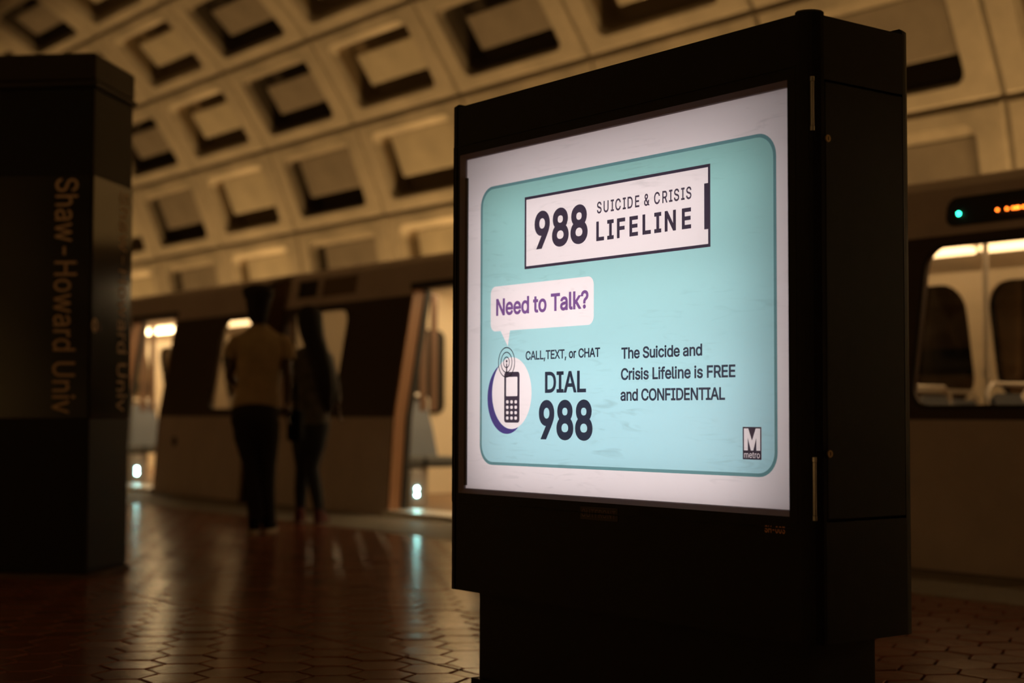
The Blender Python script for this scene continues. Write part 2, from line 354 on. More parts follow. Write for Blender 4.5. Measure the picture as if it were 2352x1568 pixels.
GLYPHS = {
    '&': (448, ['197 -7 150 -2 110 12 78 34 54 62 39 96 34 133 37 163 47 189 63 213 85 235 111 256 140 279 216 335 237 352 246 363 255 375 260 389 262 405 258 427 245 445 226 457 201 461 184 459 168 453 155 444 145 431 139 416 137 399 139 380 145 363 155 346 169 327 204 284 438 0 364 0 171 231 121 293 102 319 87 344 78 370 75 398 79 430 91 458 109 481 134 499 165 510 200 513 235 510 266 499 290 482 308 459 320 433 324 404 322 382 315 362 305 342 291 325 275 308 256 293 154 217 128 195 110 174 100 154 97 131 100 108 109 87 124 70 143 57 166 49 193 46 223 50 251 59 278 75 301 95 321 121 336 151 346 186 349 224 408 224 405 180 397 144 385 115 371 92 357 75 345 62 333 47 305 23 271 7 234 -3']),
    ',': (188, ['38 -119 68 71 137 71 84 -119']),
    '-': (453, ['337 244 337 188 114 188 114 244']),
    '0': (453, ['227 -7 191 -3 158 7 130 24 105 48 85 77 69 113 57 155 50 202 48 254 50 306 57 353 69 395 85 431 106 461 130 484 159 502 191 512 227 516 262 512 295 502 323 484 348 461 368 431 384 395 396 353 403 306 405 254 403 202 396 155 384 113 368 77 348 48 323 24 295 7 263 -3', '227 50 250 52 271 60 290 74 313 103 330 144 340 194 344 254 340 314 330 365 313 405 290 435 271 449 250 457 227 460 203 457 182 449 163 435 140 405 123 365 113 314 109 254 113 194 123 144 140 103 163 74 182 60 203 52']),
    '3': (453, ['218 -7 173 -3 133 10 98 30 70 57 52 91 44 132 109 132 115 107 126 87 144 71 165 59 191 52 219 50 248 53 275 61 297 74 315 93 325 116 329 145 326 172 316 196 299 217 275 234 242 244 201 248 157 248 157 299 288 448 288 452 70 452 70 509 372 509 372 461 211 278 211 289 247 290 279 286 308 276 333 262 354 244 371 222 387 186 393 145 390 116 383 90 370 66 344 36 309 12 266 -2']),
    '8': (453, ['226 -7 178 -2 136 11 101 33 74 62 57 96 52 135 55 166 65 195 81 220 101 241 125 256 153 265 153 267 129 276 109 289 93 308 80 330 73 354 70 380 75 417 90 450 114 477 146 498 184 511 226 516 269 511 306 498 337 477 361 450 377 417 382 380 376 342 359 308 343 289 323 276 300 267 300 265 327 256 351 241 372 220 387 195 397 166 401 135 398 109 391 84 378 62 352 33 317 11 275 -2', '226 49 258 52 285 60 307 74 323 91 333 113 337 139 333 165 322 189 305 208 283 223 256 232 226 235 196 232 169 223 147 208 130 189 119 165 115 139 119 113 129 91 145 74 167 60 195 52', '226 290 252 292 274 300 293 313 307 330 316 351 319 376 316 399 308 420 294 437 275 449 252 457 226 460 200 457 177 449 159 437 145 420 136 399 133 376 136 351 145 330 159 313 178 300 201 292']),
    '9': (453, ['226 516 271 510 310 494 343 468 368 434 384 393 389 347 385 309 373 270 350 224 315 168 200 0 130 0 301 248 307 248 299 234 287 221 273 210 257 202 238 196 218 195 175 199 137 214 106 237 83 269 68 307 64 352 69 397 85 436 110 469 143 494 182 510', '226 460 199 457 174 446 154 429 138 407 129 381 125 352 129 322 138 295 154 274 174 257 199 247 226 243 254 247 279 257 299 273 314 295 324 321 327 350 324 381 314 407 299 429 279 446 254 457']),
    '?': (358, ['132 152 132 159 134 200 141 230 153 252 168 269 187 284 209 298 230 314 247 334 258 357 262 384 259 406 250 425 237 441 220 452 200 459 178 462 157 459 137 453 120 441 106 425 96 404 92 378 27 378 33 418 49 452 73 479 103 499 138 511 178 516 219 511 255 498 284 478 306 451 319 418 324 382 319 344 306 311 284 284 254 261 235 248 219 235 207 221 200 205 195 185 194 158 194 152', '164 -4 146 -1 131 9 121 24 118 41 121 58 131 73 146 83 164 86 181 83 196 73 206 58 209 41 206 24 196 9 181 -1']),
    'A': (480, ['16 0 201 509 276 509 463 0 395 0 287 302 264 372 232 478 245 478 213 371 191 302 85 0', '110 142 110 199 370 199 370 142']),
    'C': (510, ['267 -7 225 -3 186 7 150 25 119 49 92 79 70 115 53 157 44 203 40 254 44 305 53 352 70 393 92 429 119 459 150 484 186 501 225 512 267 516 305 513 340 504 373 490 402 471 427 447 448 418 463 385 473 348 408 348 401 373 389 395 375 413 357 428 337 440 315 449 292 454 267 456 237 453 209 445 184 432 161 414 141 391 125 364 113 332 106 295 103 254 106 213 113 177 125 145 141 117 161 94 184 76 210 63 237 56 267 53 292 55 315 60 337 69 357 81 375 96 389 114 401 136 408 160 473 160 463 124 448 91 428 62 402 38 373 19 341 5 305 -4']),
    'D': (502, ['219 0 96 0 96 57 215 57 254 60 288 68 318 81 343 99 363 122 379 149 394 198 399 255 394 312 379 361 364 388 344 410 320 428 291 441 258 449 221 452 93 452 93 509 225 509 273 505 315 495 353 478 385 455 412 426 433 391 449 351 458 306 462 255 458 205 449 159 433 119 411 83 384 54 351 31 312 14 268 3', '125 509 125 0 60 0 60 509']),
    'E': (419, ['60 0 60 509 372 509 372 452 125 452 125 286 355 286 355 229 125 229 125 57 375 57 375 0']),
    'F': (410, ['60 0 60 509 369 509 369 452 125 452 125 278 346 278 346 221 125 221 125 0']),
    'H': (517, ['60 0 60 509 125 509 125 289 392 289 392 509 457 509 457 0 392 0 392 232 125 232 125 0']),
    'I': (300, ['31 0 31 57 118 57 118 452 31 452 31 509 269 509 269 452 183 452 183 57 269 57 269 0']),
    'L': (393, ['60 0 60 509 125 509 125 57 361 57 361 0']),
    'N': (523, ['60 0 60 509 136 509 343 183 363 151 388 107 414 55 405 54 401 108 399 157 399 195 399 509 463 509 463 0 387 0 202 290 177 331 148 381 108 452 119 454 122 384 124 328 125 291 125 0']),
    'O': (533, ['267 -7 225 -3 186 7 150 25 119 49 92 79 70 115 53 157 44 203 40 254 44 305 53 352 70 393 92 429 119 459 150 484 186 501 225 512 267 516 309 512 348 501 384 484 415 459 442 429 464 393 480 352 490 305 493 254 490 203 480 157 464 115 442 79 415 49 384 25 348 7 309 -3', '267 53 296 55 324 63 349 76 372 94 392 116 408 144 420 176 428 213 430 254 428 295 420 332 408 365 392 392 372 415 349 433 324 446 296 453 267 456 237 453 210 445 184 433 161 415 142 392 125 364 113 332 106 295 103 254 106 213 113 176 125 144 142 117 161 94 184 76 210 63 237 55']),
    'R': (449, ['60 0 60 509 236 509 290 504 333 489 356 473 376 455 390 433 405 395 409 352 405 309 390 271 376 250 356 232 333 217 289 203 236 198 96 198 96 255 234 255 269 258 298 267 319 281 334 300 342 324 345 352 342 380 334 405 319 425 298 440 269 449 233 452 125 452 125 0', '353 0 230 229 303 229 428 0']),
    'S': (447, ['224 -9 172 -4 128 9 91 31 64 60 46 96 38 137 104 137 110 110 123 88 142 71 166 59 194 52 224 49 257 52 286 60 311 74 329 92 341 114 346 139 342 161 332 179 316 193 296 205 272 214 245 222 184 239 145 253 112 269 86 289 67 313 56 341 52 372 54 400 62 425 75 448 102 476 138 498 180 511 227 516 275 511 316 498 351 476 377 449 394 415 401 378 337 378 332 402 320 421 302 437 280 449 254 456 225 459 194 456 167 448 145 435 129 418 118 398 115 376 119 352 131 334 148 319 169 308 191 300 212 293 264 279 287 272 312 264 336 252 359 238 379 220 395 198 405 171 408 139 403 99 386 64 360 34 323 11 278 -4']),
    'T': (449, ['32 452 32 509 417 509 417 452 257 452 257 0 193 0 193 452']),
    'U': (517, ['259 -8 220 -6 186 2 154 15 126 33 103 55 85 80 71 108 63 140 60 173 60 509 124 509 124 178 128 144 141 113 160 87 187 68 220 56 259 52 298 56 331 68 357 87 377 113 389 144 393 178 393 509 457 509 457 173 454 140 446 108 433 80 414 55 391 33 363 15 332 2 297 -6']),
    'X': (474, ['18 0 217 284 217 236 29 509 104 509 178 400 204 361 223 329 243 292 232 292 252 329 272 361 298 400 374 509 446 509 259 239 259 287 456 0 382 0 292 129 268 165 250 195 230 231 244 231 225 196 206 166 182 129 91 0']),
    'a': (389, ['160 -9 126 -5 94 5 68 22 48 45 35 73 30 108 34 138 43 161 58 179 78 193 100 203 125 211 152 216 178 220 234 227 252 230 265 235 273 243 276 255 276 257 273 279 267 297 256 311 240 322 220 329 196 331 171 329 149 322 132 313 118 301 107 288 100 274 41 291 57 322 79 346 104 364 133 375 163 382 194 384 215 383 239 379 263 372 286 360 306 343 322 320 333 290 337 251 337 0 277 0 277 52 272 52 264 38 252 25 236 12 215 1 190 -6', '170 45 202 49 228 59 248 74 263 93 272 115 276 138 276 190 270 186 259 182 231 176 200 171 175 168 154 164 134 159 117 150 103 139 95 124 92 105 94 87 102 72 114 61 130 52 149 47']),
    'c': (396, ['207 -8 174 -5 144 3 117 16 93 35 72 58 56 85 44 116 37 150 34 187 37 225 44 260 56 291 72 318 93 341 117 360 144 374 174 382 207 384 234 383 260 377 284 368 305 356 324 341 340 322 353 301 362 277 303 262 298 276 290 289 281 301 270 311 257 319 242 325 226 329 207 330 173 325 145 310 124 287 108 258 99 224 96 187 99 151 108 117 124 89 145 66 173 51 207 46 226 48 243 52 258 58 271 66 282 76 292 89 299 102 304 117 363 102 354 78 341 56 325 37 306 21 285 9 261 -1 235 -6']),
    'd': (424, ['195 -8 165 -6 137 3 111 16 89 34 70 57 55 84 39 133 34 189 39 245 55 293 70 320 89 342 112 361 137 374 165 382 196 384 228 381 253 373 272 360 287 346 298 331 306 319 311 319 311 509 372 509 372 0 313 0 313 59 307 59 298 46 287 31 272 17 252 4 227 -5', '205 47 236 51 263 65 284 86 299 115 309 150 312 189 309 229 300 263 284 291 263 312 237 325 205 330 172 325 145 311 124 290 108 261 99 227 96 189 99 151 109 117 124 88 145 66 172 51']),
    'e': (404, ['212 -8 177 -5 145 3 117 16 92 35 72 58 56 85 40 132 34 187 39 242 55 290 71 317 91 340 115 359 142 373 172 382 205 384 236 382 266 374 294 361 319 341 341 315 357 282 368 242 371 194 371 169 75 169 75 221 338 221 310 202 307 237 298 269 283 294 263 314 237 326 205 330 173 326 146 313 125 294 109 270 99 241 96 211 96 178 100 139 110 106 128 80 151 61 179 50 212 46 234 48 254 53 271 61 285 73 297 88 306 105 365 91 353 63 335 39 311 19 283 4 249 -5']),
    'f': (254, ['228 379 228 327 6 327 6 379', '81 0 81 432 84 461 96 486 113 505 135 519 161 527 187 530 207 529 222 527 243 521 227 468 215 472 195 474 171 470 154 460 145 443 142 419 142 0']),
    'h': (410, ['114 227 114 0 53 0 53 509 114 509 114 287 102 287 116 319 132 344 152 362 175 374 200 382 227 384 264 380 295 369 321 349 341 321 353 285 357 240 357 0 296 0 296 235 293 263 286 286 273 304 256 318 235 326 210 329 184 326 161 317 141 303 126 283 117 257']),
    'i': (167, ['53 0 53 379 114 379 114 0', '84 443 67 446 54 455 44 468 41 483 44 499 54 512 67 521 84 524 100 521 114 512 123 499 126 483 123 468 114 455 100 446']),
    'k': (381, ['110 137 110 212 121 212 284 379 360 379 184 199 177 199', '53 0 53 509 114 509 114 0', '294 0 148 186 191 229 372 0']),
    'l': (189, ['139 -2 112 0 91 8 74 20 62 37 55 59 53 84 53 509 114 509 114 99 115 77 120 62 130 54 146 52 160 53 170 54 181 3 162 -1']),
    'm': (610, ['53 0 53 379 112 379 112 295 108 295 118 323 132 346 151 363 172 376 195 384 219 386 245 383 268 375 287 361 309 331 321 295 312 295 322 321 337 343 357 361 381 375 407 383 437 386 468 383 497 372 522 354 541 328 553 296 557 255 557 0 496 0 496 254 493 279 485 298 473 313 447 326 419 330 395 328 374 320 358 307 345 290 338 270 335 247 335 0 274 0 274 260 272 280 265 297 253 311 229 326 199 330 178 328 158 320 140 307 126 289 117 266 114 238 114 0']),
    'n': (410, ['114 227 114 0 53 0 53 379 112 379 112 287 102 287 116 319 132 344 152 362 175 374 200 382 227 384 264 380 295 369 321 349 341 321 353 285 357 240 357 0 296 0 296 235 293 263 286 286 273 304 256 318 235 326 210 329 184 326 161 317 141 303 126 283 117 257']),
    'o': (415, ['207 -8 174 -5 144 3 117 16 93 35 72 58 56 85 44 116 37 150 34 187 37 225 44 260 56 291 72 318 93 341 117 360 144 374 174 382 207 384 241 382 271 374 299 360 323 341 343 318 359 291 371 260 379 225 381 187 379 150 371 116 359 85 343 58 323 35 299 16 271 3 241 -5', '207 46 242 51 270 66 292 89 307 117 316 151 319 187 316 224 307 258 292 287 270 310 242 325 207 330 173 325 145 310 124 287 108 258 99 224 96 187 99 151 108 117 124 89 145 66 173 51']),
    'r': (259, ['53 0 53 379 112 379 112 321 115 321 130 347 152 367 181 380 213 385 229 384 243 384 243 322 230 324 207 326 182 323 159 315 140 301 126 284 117 262 114 237 114 0']),
    's': (365, ['182 -8 145 -5 112 3 84 18 62 38 45 63 36 94 94 107 105 79 124 60 150 49 181 45 217 50 244 62 262 81 268 103 265 121 254 136 237 147 212 155 149 170 104 186 72 208 58 227 50 249 47 274 51 305 65 332 87 354 115 370 149 381 187 384 223 381 254 372 279 358 299 339 314 316 324 290 268 277 258 298 243 316 219 328 187 333 156 329 131 317 114 299 109 277 112 258 124 243 144 232 172 223 229 209 275 194 306 171 320 153 328 131 331 107 326 75 312 47 290 24 260 6 223 -5']),
    't': (227, ['204 379 204 327 6 327 6 379', '65 471 126 471 126 98 128 76 136 61 150 53 170 50 185 51 202 54 213 2 192 -3 168 -4 138 -1 113 7 92 21 77 41 68 64 65 93']),
    'u': (410, ['182 -5 146 -1 115 11 89 31 69 59 57 95 53 139 53 379 114 379 114 144 116 117 124 94 137 75 154 61 175 53 200 50 226 53 249 62 268 77 283 97 293 122 296 153 296 379 357 379 357 0 298 0 298 92 307 92 294 60 277 35 257 17 222 0']),
    'v': (389, ['163 0 17 379 84 379 165 155 177 121 187 87 206 21 184 21 203 87 213 121 224 155 305 379 371 379 226 0']),
    'w': (567, ['138 0 23 379 87 379 133 214 154 137 175 41 165 41 186 135 206 214 252 379 316 379 362 214 382 136 402 41 391 41 413 135 434 214 480 379 545 379 429 0 368 0 319 172 305 225 291 280 277 338 291 338 277 280 263 225 248 172 199 0']),
    ' ': (188, []),
}
def glyph_loops(txt, spacing=1.0):
    loops = []; x = 0
    for ch in txt:
        adv, outs = GLYPHS[ch]
        for o in outs:
            q = [int(t) for t in o.split()]
            loops.append([((x + q[i]) / 1000, q[i + 1] / 1000) for i in range(0, len(q), 2)])
        x += adv * spacing
    return loops
def embolden(loop, w):
    out = []; n = len(loop)
    for i in range(n):
        a, p, b_ = loop[i - 1], loop[i], loop[(i + 1) % n]
        d1 = (p[0] - a[0], p[1] - a[1]); d2 = (b_[0] - p[0], b_[1] - p[1])
        l1 = math.hypot(*d1) or 1e-9; l2 = math.hypot(*d2) or 1e-9
        n1 = (-d1[1] / l1, d1[0] / l1); n2 = (-d2[1] / l2, d2[0] / l2)
        c = 1 + n1[0] * n2[0] + n1[1] * n2[1]
        c = max(c, 0.45)
        out.append((p[0] + w * (n1[0] + n2[0]) / c, p[1] + w * (n1[1] + n2[1]) / c))
    return out
def area2(l): return sum(l[i - 1][0] * l[i][1] - l[i][0] * l[i - 1][1] for i in range(len(l)))
def wind_fill(loops):
    """fill by non-zero winding, so that overlapping strokes of a letter stay solid"""
    vs = []; es = []
    for l in loops:
        n = len(vs); vs += [Vector(p) for p in l]; es += [(n + i, n + (i + 1) % len(l)) for i in range(len(l))]
    r = delaunay_2d_cdt(vs, es, [], 0, 1e-5)
    V = [(p.x, p.y) for p in r[0]]; F = []
    segs = [(l[i - 1], l[i]) for l in loops for i in range(len(l))]
    for f in r[2]:
        x = sum(V[i][0] for i in f) / len(f); y = sum(V[i][1] for i in f) / len(f); w = 0
        for (ax, ay), (bx, by) in segs:
            if (ay <= y) != (by <= y):
                if ax + (y - ay) / (by - ay) * (bx - ax) > x: w += 1 if by > ay else -1
        if w: F.append(tuple(f))
    used = sorted({i for f in F for i in f}); mp = {o: k for k, o in enumerate(used)}
    return [V[i] for i in used], [tuple(mp[i] for i in f) for f in F]
def text_shape(txt, weight=0.0, spacing=1.0):
    V = []; F = []; x = 0
    for ch in txt:
        adv, outs = GLYPHS[ch]
        if outs:
            loops = []
            for o in outs:
                q = [int(t) for t in o.split()]
                loops.append([(q[i] / 1000, q[i + 1] / 1000) for i in range(0, len(q), 2)])
            big = max(loops, key=lambda l: abs(area2(l))); sg = -1 if area2(big) > 0 else 1
            if weight: loops = [embolden(l, weight * sg) for l in loops]
            v, f = wind_fill(loops); n = len(V)
            V += [(p[0] + x / 1000, p[1]) for p in v]; F += [tuple(i + n for i in t) for t in f]
        x += adv * spacing + weight * 500
    return V, F

def fit(v, u0, u1, w0, w1):
    a0 = min(p[0] for p in v); a1 = max(p[0] for p in v); b0 = min(p[1] for p in v); b1 = max(p[1] for p in v)
    return [(u0 + (p[0] - a0) / (a1 - a0) * (u1 - u0), w0 + (p[1] - b0) / (b1 - b0) * (w1 - w0)) for p in v]

# ------------------------------------------------------------------ the vault (ceiling): coffers laid on an arch
TANG = [91.4, 79.4, 67.4, 55.2, 43.2, 31.2, 21.0, 12.5, 6.0, 2.0]
CH = 1.325
# tangent angles are measured from -y, so y falls while the arch rises
prof = [(11.77, 1.11)]
for a in TANG:
    y, z = prof[-1]
    prof.append((y - CH * math.cos(math.radians(a)), z + CH * math.sin(math.radians(a))))
ymid = prof[-1][0]
prof += [(2 * ymid - y, z) for (y, z) in prof[-2::-1]]

def coffer_mesh():
    W, H = S, CH
    J = 0.026          # half joint
    mb = MB()
    k = 4
    def rr(x0, x1, y0, y1, r, z): return [(a, b, z) for a, b in rrect(x0, x1, y0, y1, r, k)]
    n = 4 * (k + 1)
    open_ = rr(0.31, W - 0.33, 0.185, H - 0.175, 0.13, 0.0)
    lip = rr(0.322, W - 0.365, 0.20, H - 0.275, 0.11, -0.12)
    depth = -0.40
    back = rr(0.325, W - 0.37, 0.205, H - 0.28, 0.11, depth)
    # front face: bridge to the outer edge
    def outer(z, i):
        pts = []
        for (cx, cy, sx, sy) in ((W - i, i, 1, -1), (W - i, H - i, 1, 1), (i, H - i, -1, 1), (i, i, -1, -1)):
            for q in range(k + 1): pts.append((cx, cy, z))
        return pts
    o1 = outer(0.0, J + 0.02); o2 = outer(-0.018, J); o3 = outer(-0.13, J); o4 = outer(-0.13, -0.03)
    rings = [o4, o3, o2, o1, open_, lip, back]
    mb.add([p for r in rings for p in r], [])
    for ri in range(len(rings) - 1):
        for i in range(n):
            a = ri * n + i; b = ri * n + (i + 1) % n; c = (ri + 1) * n + (i + 1) % n; d = (ri + 1) * n + i
            va = {tuple(round(x, 5) for x in mb.v[t]) for t in (a, b, c, d)}
            if len(va) < 3: continue
            if len(va) == 3:
                out = []; seen = set()
                for t in (a, b, c, d):
                    key = tuple(round(x, 5) for x in mb.v[t])
                    if key not in seen: seen.add(key); out.append(t)
                mb.f.append(tuple(out))
            else: mb.f.append((a, b, c, d))
            mb.mi.append(1 if ri == 4 else (2 if ri == 5 else 0)); mb.sm.append(False)
    mb.f.append(tuple(range((len(rings) - 1) * n, len(rings) * n))); mb.mi.append(2); mb.sm.append(False)
    return mb.mesh('coffer')

def panel_mesh(slot):
    mb = MB()
    W, H = S, CH
    if slot: mb.bbox(0.65, W - 0.43, 0.425, H - 0.45, -0.21, -0.15, 0.012)
    else: mb.bbox(0.57, W - 0.38, 0.455, H - 0.280, -0.19, -0.13, 0.012)
    return mb.mesh('acoustic_panel')

ceiling = empty('ceiling')
tag(ceiling, kind='structure')
def kinds(fn, name, mats):
    m = fn(); m.name = name
    for x in mats: m.materials.append(x)
    return m
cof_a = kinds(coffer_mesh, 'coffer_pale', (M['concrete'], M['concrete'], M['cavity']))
cof_b = kinds(coffer_mesh, 'coffer_shaded', (M['concrete'], M['concrete_shaded'], M['cavity_dark']))  # dimmer bay: its shade comes from the darker lip and cavity colours
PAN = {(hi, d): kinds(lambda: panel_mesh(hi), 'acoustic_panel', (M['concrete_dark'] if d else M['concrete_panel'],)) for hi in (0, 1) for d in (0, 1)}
X_LEFT = -(12 + 0.15) * S
NCOL = 14
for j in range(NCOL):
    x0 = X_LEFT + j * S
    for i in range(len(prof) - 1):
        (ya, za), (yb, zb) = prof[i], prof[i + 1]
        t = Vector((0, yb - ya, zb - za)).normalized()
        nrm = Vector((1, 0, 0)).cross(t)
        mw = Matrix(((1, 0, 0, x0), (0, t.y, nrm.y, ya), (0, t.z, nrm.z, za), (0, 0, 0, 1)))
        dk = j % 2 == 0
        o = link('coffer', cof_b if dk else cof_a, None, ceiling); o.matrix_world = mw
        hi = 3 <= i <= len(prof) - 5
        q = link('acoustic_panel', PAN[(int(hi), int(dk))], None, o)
X_RIGHT = X_LEFT + NCOL * S

mb = MB()
mb.box(X_LEFT, X_RIGHT, 11.78, 11.95, -1.4, 1.20)
tag(mb.build('wall_right', M['concrete']), kind='structure')
mb = MB()
mb.box(X_LEFT, X_RIGHT, 2 * ymid - 11.95, 2 * ymid - 11.78, -1.4, 1.20)
tag(mb.build('wall_left', M['concrete']), kind='structure')
def end_wall(name, x):
    pts = [(12.3, -1.4)] + [(y + (0.5 if y > ymid else -0.5), z + 0.3) for y, z in prof] + [(2 * ymid - 12.3, -1.4)]
    b = MB(); b.prism(pts, 'x', x, x + 0.15); tag(b.build(name, M['concrete']), kind='structure')
end_wall('wall_back', X_LEFT - 0.16)
end_wall('wall_front', X_RIGHT + 0.01)

# trackbed and platform slab
EDGE = 7.42
GR0 = 6.42
mb = MB(); mb.box(X_LEFT, X_RIGHT, 2 * ymid - 12, 12.0, -1.5, -1.15)
tag(mb.build('trackbed', M['track']), kind='structure')

# ------------------------------------------------------------------ platform floor: hexagonal pavers
floor = empty('floor'); tag(floor, kind='structure')
mb = MB()
mb.box(X_LEFT, X_RIGHT, -1.25, EDGE - 0.05, -1.15, -0.012)
mb.build('grout_bed', M['grout'], floor)
A = 0.1185                                 # side of a hexagon
FLAT = A * math.sqrt(3)
CX0, CY0 = -5.255, 3.512
YJ = 3.172                                 # straight movement joint through the pavers
fr_, rt_ = Vector((-0.7954, 0.6061, 0)), Vector((0.6061, 0.7954, 0))
def clip(poly, y, keep_above):
    out = []
    for i in range(len(poly)):
        a, b = poly[i], poly[(i + 1) % len(poly)]
        ia = (a[1] > y) == keep_above; ib = (b[1] > y) == keep_above
        if ia: out.append(a)
        if ia != ib:
            t = (y - a[1]) / (b[1] - a[1]); out.append((a[0] + t * (b[0] - a[0]), y))
    return out
def tile_geo(b, poly, cz):
    cx = sum(p[0] for p in poly) / len(poly); cy = sum(p[1] for p in poly) / len(poly)
    tx, ty = random.gauss(0, 0.0065), random.gauss(0, 0.0065)
    def inset(d, z):
        o = []
        for p in poly:
            dx, dy = p[0] - cx, p[1] - cy; L = math.hypot(dx, dy) or 1
            q = (p[0] - dx / L * d, p[1] - dy / L * d)
            o.append((q[0], q[1], z + (q[0] - cx) * tx + (q[1] - cy) * ty))
        return o
    n = len(poly)
    small = min(math.hypot(p[0] - cx, p[1] - cy) for p in poly)
    v = inset(0.0058, -0.014) + inset(0.0060, cz - 0.0012) + inset(0.0085, cz) + inset(min(0.05, small * 0.5), cz + 0.00035)
    f = [(r * n + i, r * n + (i + 1) % n, (r + 1) * n + (i + 1) % n, (r + 1) * n + i) for r in range(3) for i in range(n)]
    f.append(tuple(range(3 * n, 4 * n)))
    b.add(v, f)
cells = []
i0 = int((X_LEFT - CX0) / (1.5 * A)); i1 = int((X_RIGHT - CX0) / (1.5 * A))
for i in range(i0, i1 + 1):
    cx = CX0 + i * 1.5 * A
    for j in range(-24, 16):
        cy = CY0 + (j + (0.5 if i % 2 else 0)) * FLAT
        if not (-1.2 < cy < GR0 + FLAT / 2): continue
        if (cx + 8.57) ** 2 + (cy - 3.265) ** 2 < 0.3 ** 2: continue
        poly = [(cx + A * math.cos(PI / 3 * k), cy + A * math.sin(PI / 3 * k)) for k in range(6)]
        polys = [poly]
        if abs(cy - YJ) < FLAT / 2:
            polys = [clip(poly, YJ - 0.005, False), clip(poly, YJ + 0.005, True)]
        if cy + FLAT / 2 > GR0 - 0.005:
            polys = [clip(p, GR0 - 0.005, False) for p in polys]
        for p in polys:
            if len(p) < 3: continue
            ys = [q[1] for q in p]
            if max(ys) - min(ys) < 0.02: continue
            d = Vector((cx, cy, 0)); dep = d.dot(fr_); lat = d.dot(rt_)
            vis = False
            if dep > 2.5:
                px = 1176 + 3500 * lat / dep; py = 940 + 3500 * 0.9 / dep
                vis = -20 < px < 2372 and py < 1600 and not (1075 < px < 2020) and not (px < 200 and dep > 8.4)
            cells.append((0 if vis else 1, dep if dep > 0 else 99, p))
cells.sort(key=lambda c: (c[0], c[1]))
for c in cells[:295]:
    b = MB(); cz = random.gauss(0, 0.0006)
    tile_geo(b, c[2], cz)
    b.build('tile', M['tile'], floor)
b = MB()
for c in cells[295:]:
    tile_geo(b, c[2], random.gauss(0, 0.0006))
tag(b.build('tiles', M['tile'], floor), kind='stuff')
# granite edge strip in slabs
edge = empty('trim_1'); tag(edge, kind='structure')
x = X_LEFT
while x < X_RIGHT - 0.1:
    b = MB(); b.bbox(x + 0.003, min(x + 1.52, X_RIGHT) - 0.003, GR0, EDGE, -0.16, 0.004, 0.006)
    b.build('granite_slab', M['granite'], edge); x += 1.524

# ------------------------------------------------------------------ advertising kiosk
KX0, KX1, KY0, KY1, KZ0, KZ1 = -4.236, -2.613, 2.95, 3.37, 0.325, 1.945
kiosk = empty('advertising_kiosk', (-3.42, 3.16, 0))
tag(kiosk, 'large black free-standing advertising kiosk with a lit teal and white poster', 'advertising kiosk')
def K(o):
    o.matrix_parent_inverse = kiosk.matrix_world.inverted(); return o
PX0, PX1, PZ0, PZ1 = -4.152, -2.700, 0.662, 1.763     # visible poster
b = MB()
b.box(-4.15, -2.70, 3.03, 3.29, 0.0, KZ0 + 0.01)
b.box(-4.17, -2.68, 3.01, 3.31, 0.0, 0.03)
K(b.build('base', M['black'], kiosk))
b = MB()
b.box(KX0 + 0.03, KX1 - 0.03, KY0 + 0.02, KY1 - 0.02, KZ0, KZ0 + 0.02)
b.box(KX0 + 0.03, KX1 - 0.03, KY0 + 0.004, KY1 - 0.004, KZ1 - 0.012, KZ1)
b.box(KX0, KX0 + 0.02, KY0 + 0.05, KY1 - 0.05, KZ0, KZ1 - 0.005)
b.box(KX1 - 0.02, KX1, KY0 + 0.05, KY1 - 0.05, KZ0, 0.634)
b.box(KX1 - 0.02, KX1, KY0 + 0.05, KY1 - 0.05, 1.774, KZ1 - 0.005)
b.box(KX0 + 0.05, KX1 - 0.05, KY1 - 0.02, KY1 - 0.004, KZ0, KZ1 - 0.005)
K(b.build('cabinet', M['black'], kiosk))
b = MB()                                   # liner that bounces the tube light inside the box
b.box(PX0 - 0.03, PX1 + 0.03, 3.225, 3.23, PZ0 - 0.03, PZ1 + 0.03)
b.box(PX0 - 0.035, PX0 - 0.03, 3.0, 3.23, PZ0 - 0.03, PZ1 + 0.03)
b.box(PX1 + 0.03, PX1 + 0.035, 3.0, 3.23, PZ0 - 0.03, PZ1 + 0.03)
b.box(PX0 - 0.03, PX1 + 0.03, 3.0, 3.23, PZ0 - 0.035, PZ0 - 0.03)
b.box(PX0 - 0.03, PX1 + 0.03, 3.0, 3.23, PZ1 + 0.03, PZ1 + 0.035)
K(b.build('light_box', M['white_liner'], kiosk))
b = MB()
b.bbox(KX1 - 0.018, KX1 + 0.001, KY0 + 0.052, KY1 - 0.052, 0.638, 1.770, 0.004)
K(b.build('side_door', M['black'], kiosk))
# front frame with the poster opening
GW = 0.016
b = MB()
fx0, fx1, fz0, fz1 = PX0 - GW, PX1 + 0.004, PZ0 - GW, PZ1 + GW
yA, yB = KY0 + 0.003, KY0 + 0.03
b.box(KX0 + 0.05, fx0, yA, yB, KZ0, KZ1 - 0.004)
b.box(fx1, KX1 - 0.05, yA, yB, KZ0, KZ1 - 0.004)
b.box(fx0, fx1, yA, yB, KZ0, fz0)
b.box(fx0, fx1, yA, yB, fz1, KZ1 - 0.004)
K(b.build('front_frame', M['black'], kiosk))
# thin raised door rim around the opening
b = MB()
for (x0, x1, z0, z1) in ((fx0 - 0.03, fx1 + 0.03, fz0 - 0.034, fz0 - 0.030), (fx0 - 0.03, fx1 + 0.03, fz1 + 0.03, fz1 + 0.034), (fx0 - 0.034, fx0 - 0.030, fz0 - 0.03, fz1 + 0.03), (fx1 + 0.026, fx1 + 0.030, fz0 - 0.03, fz1 + 0.03)):
    b.box(x0, x1, yA - 0.003, yA + 0.001, z0, z1)
K(b.build('door_rim', M['black'], kiosk))
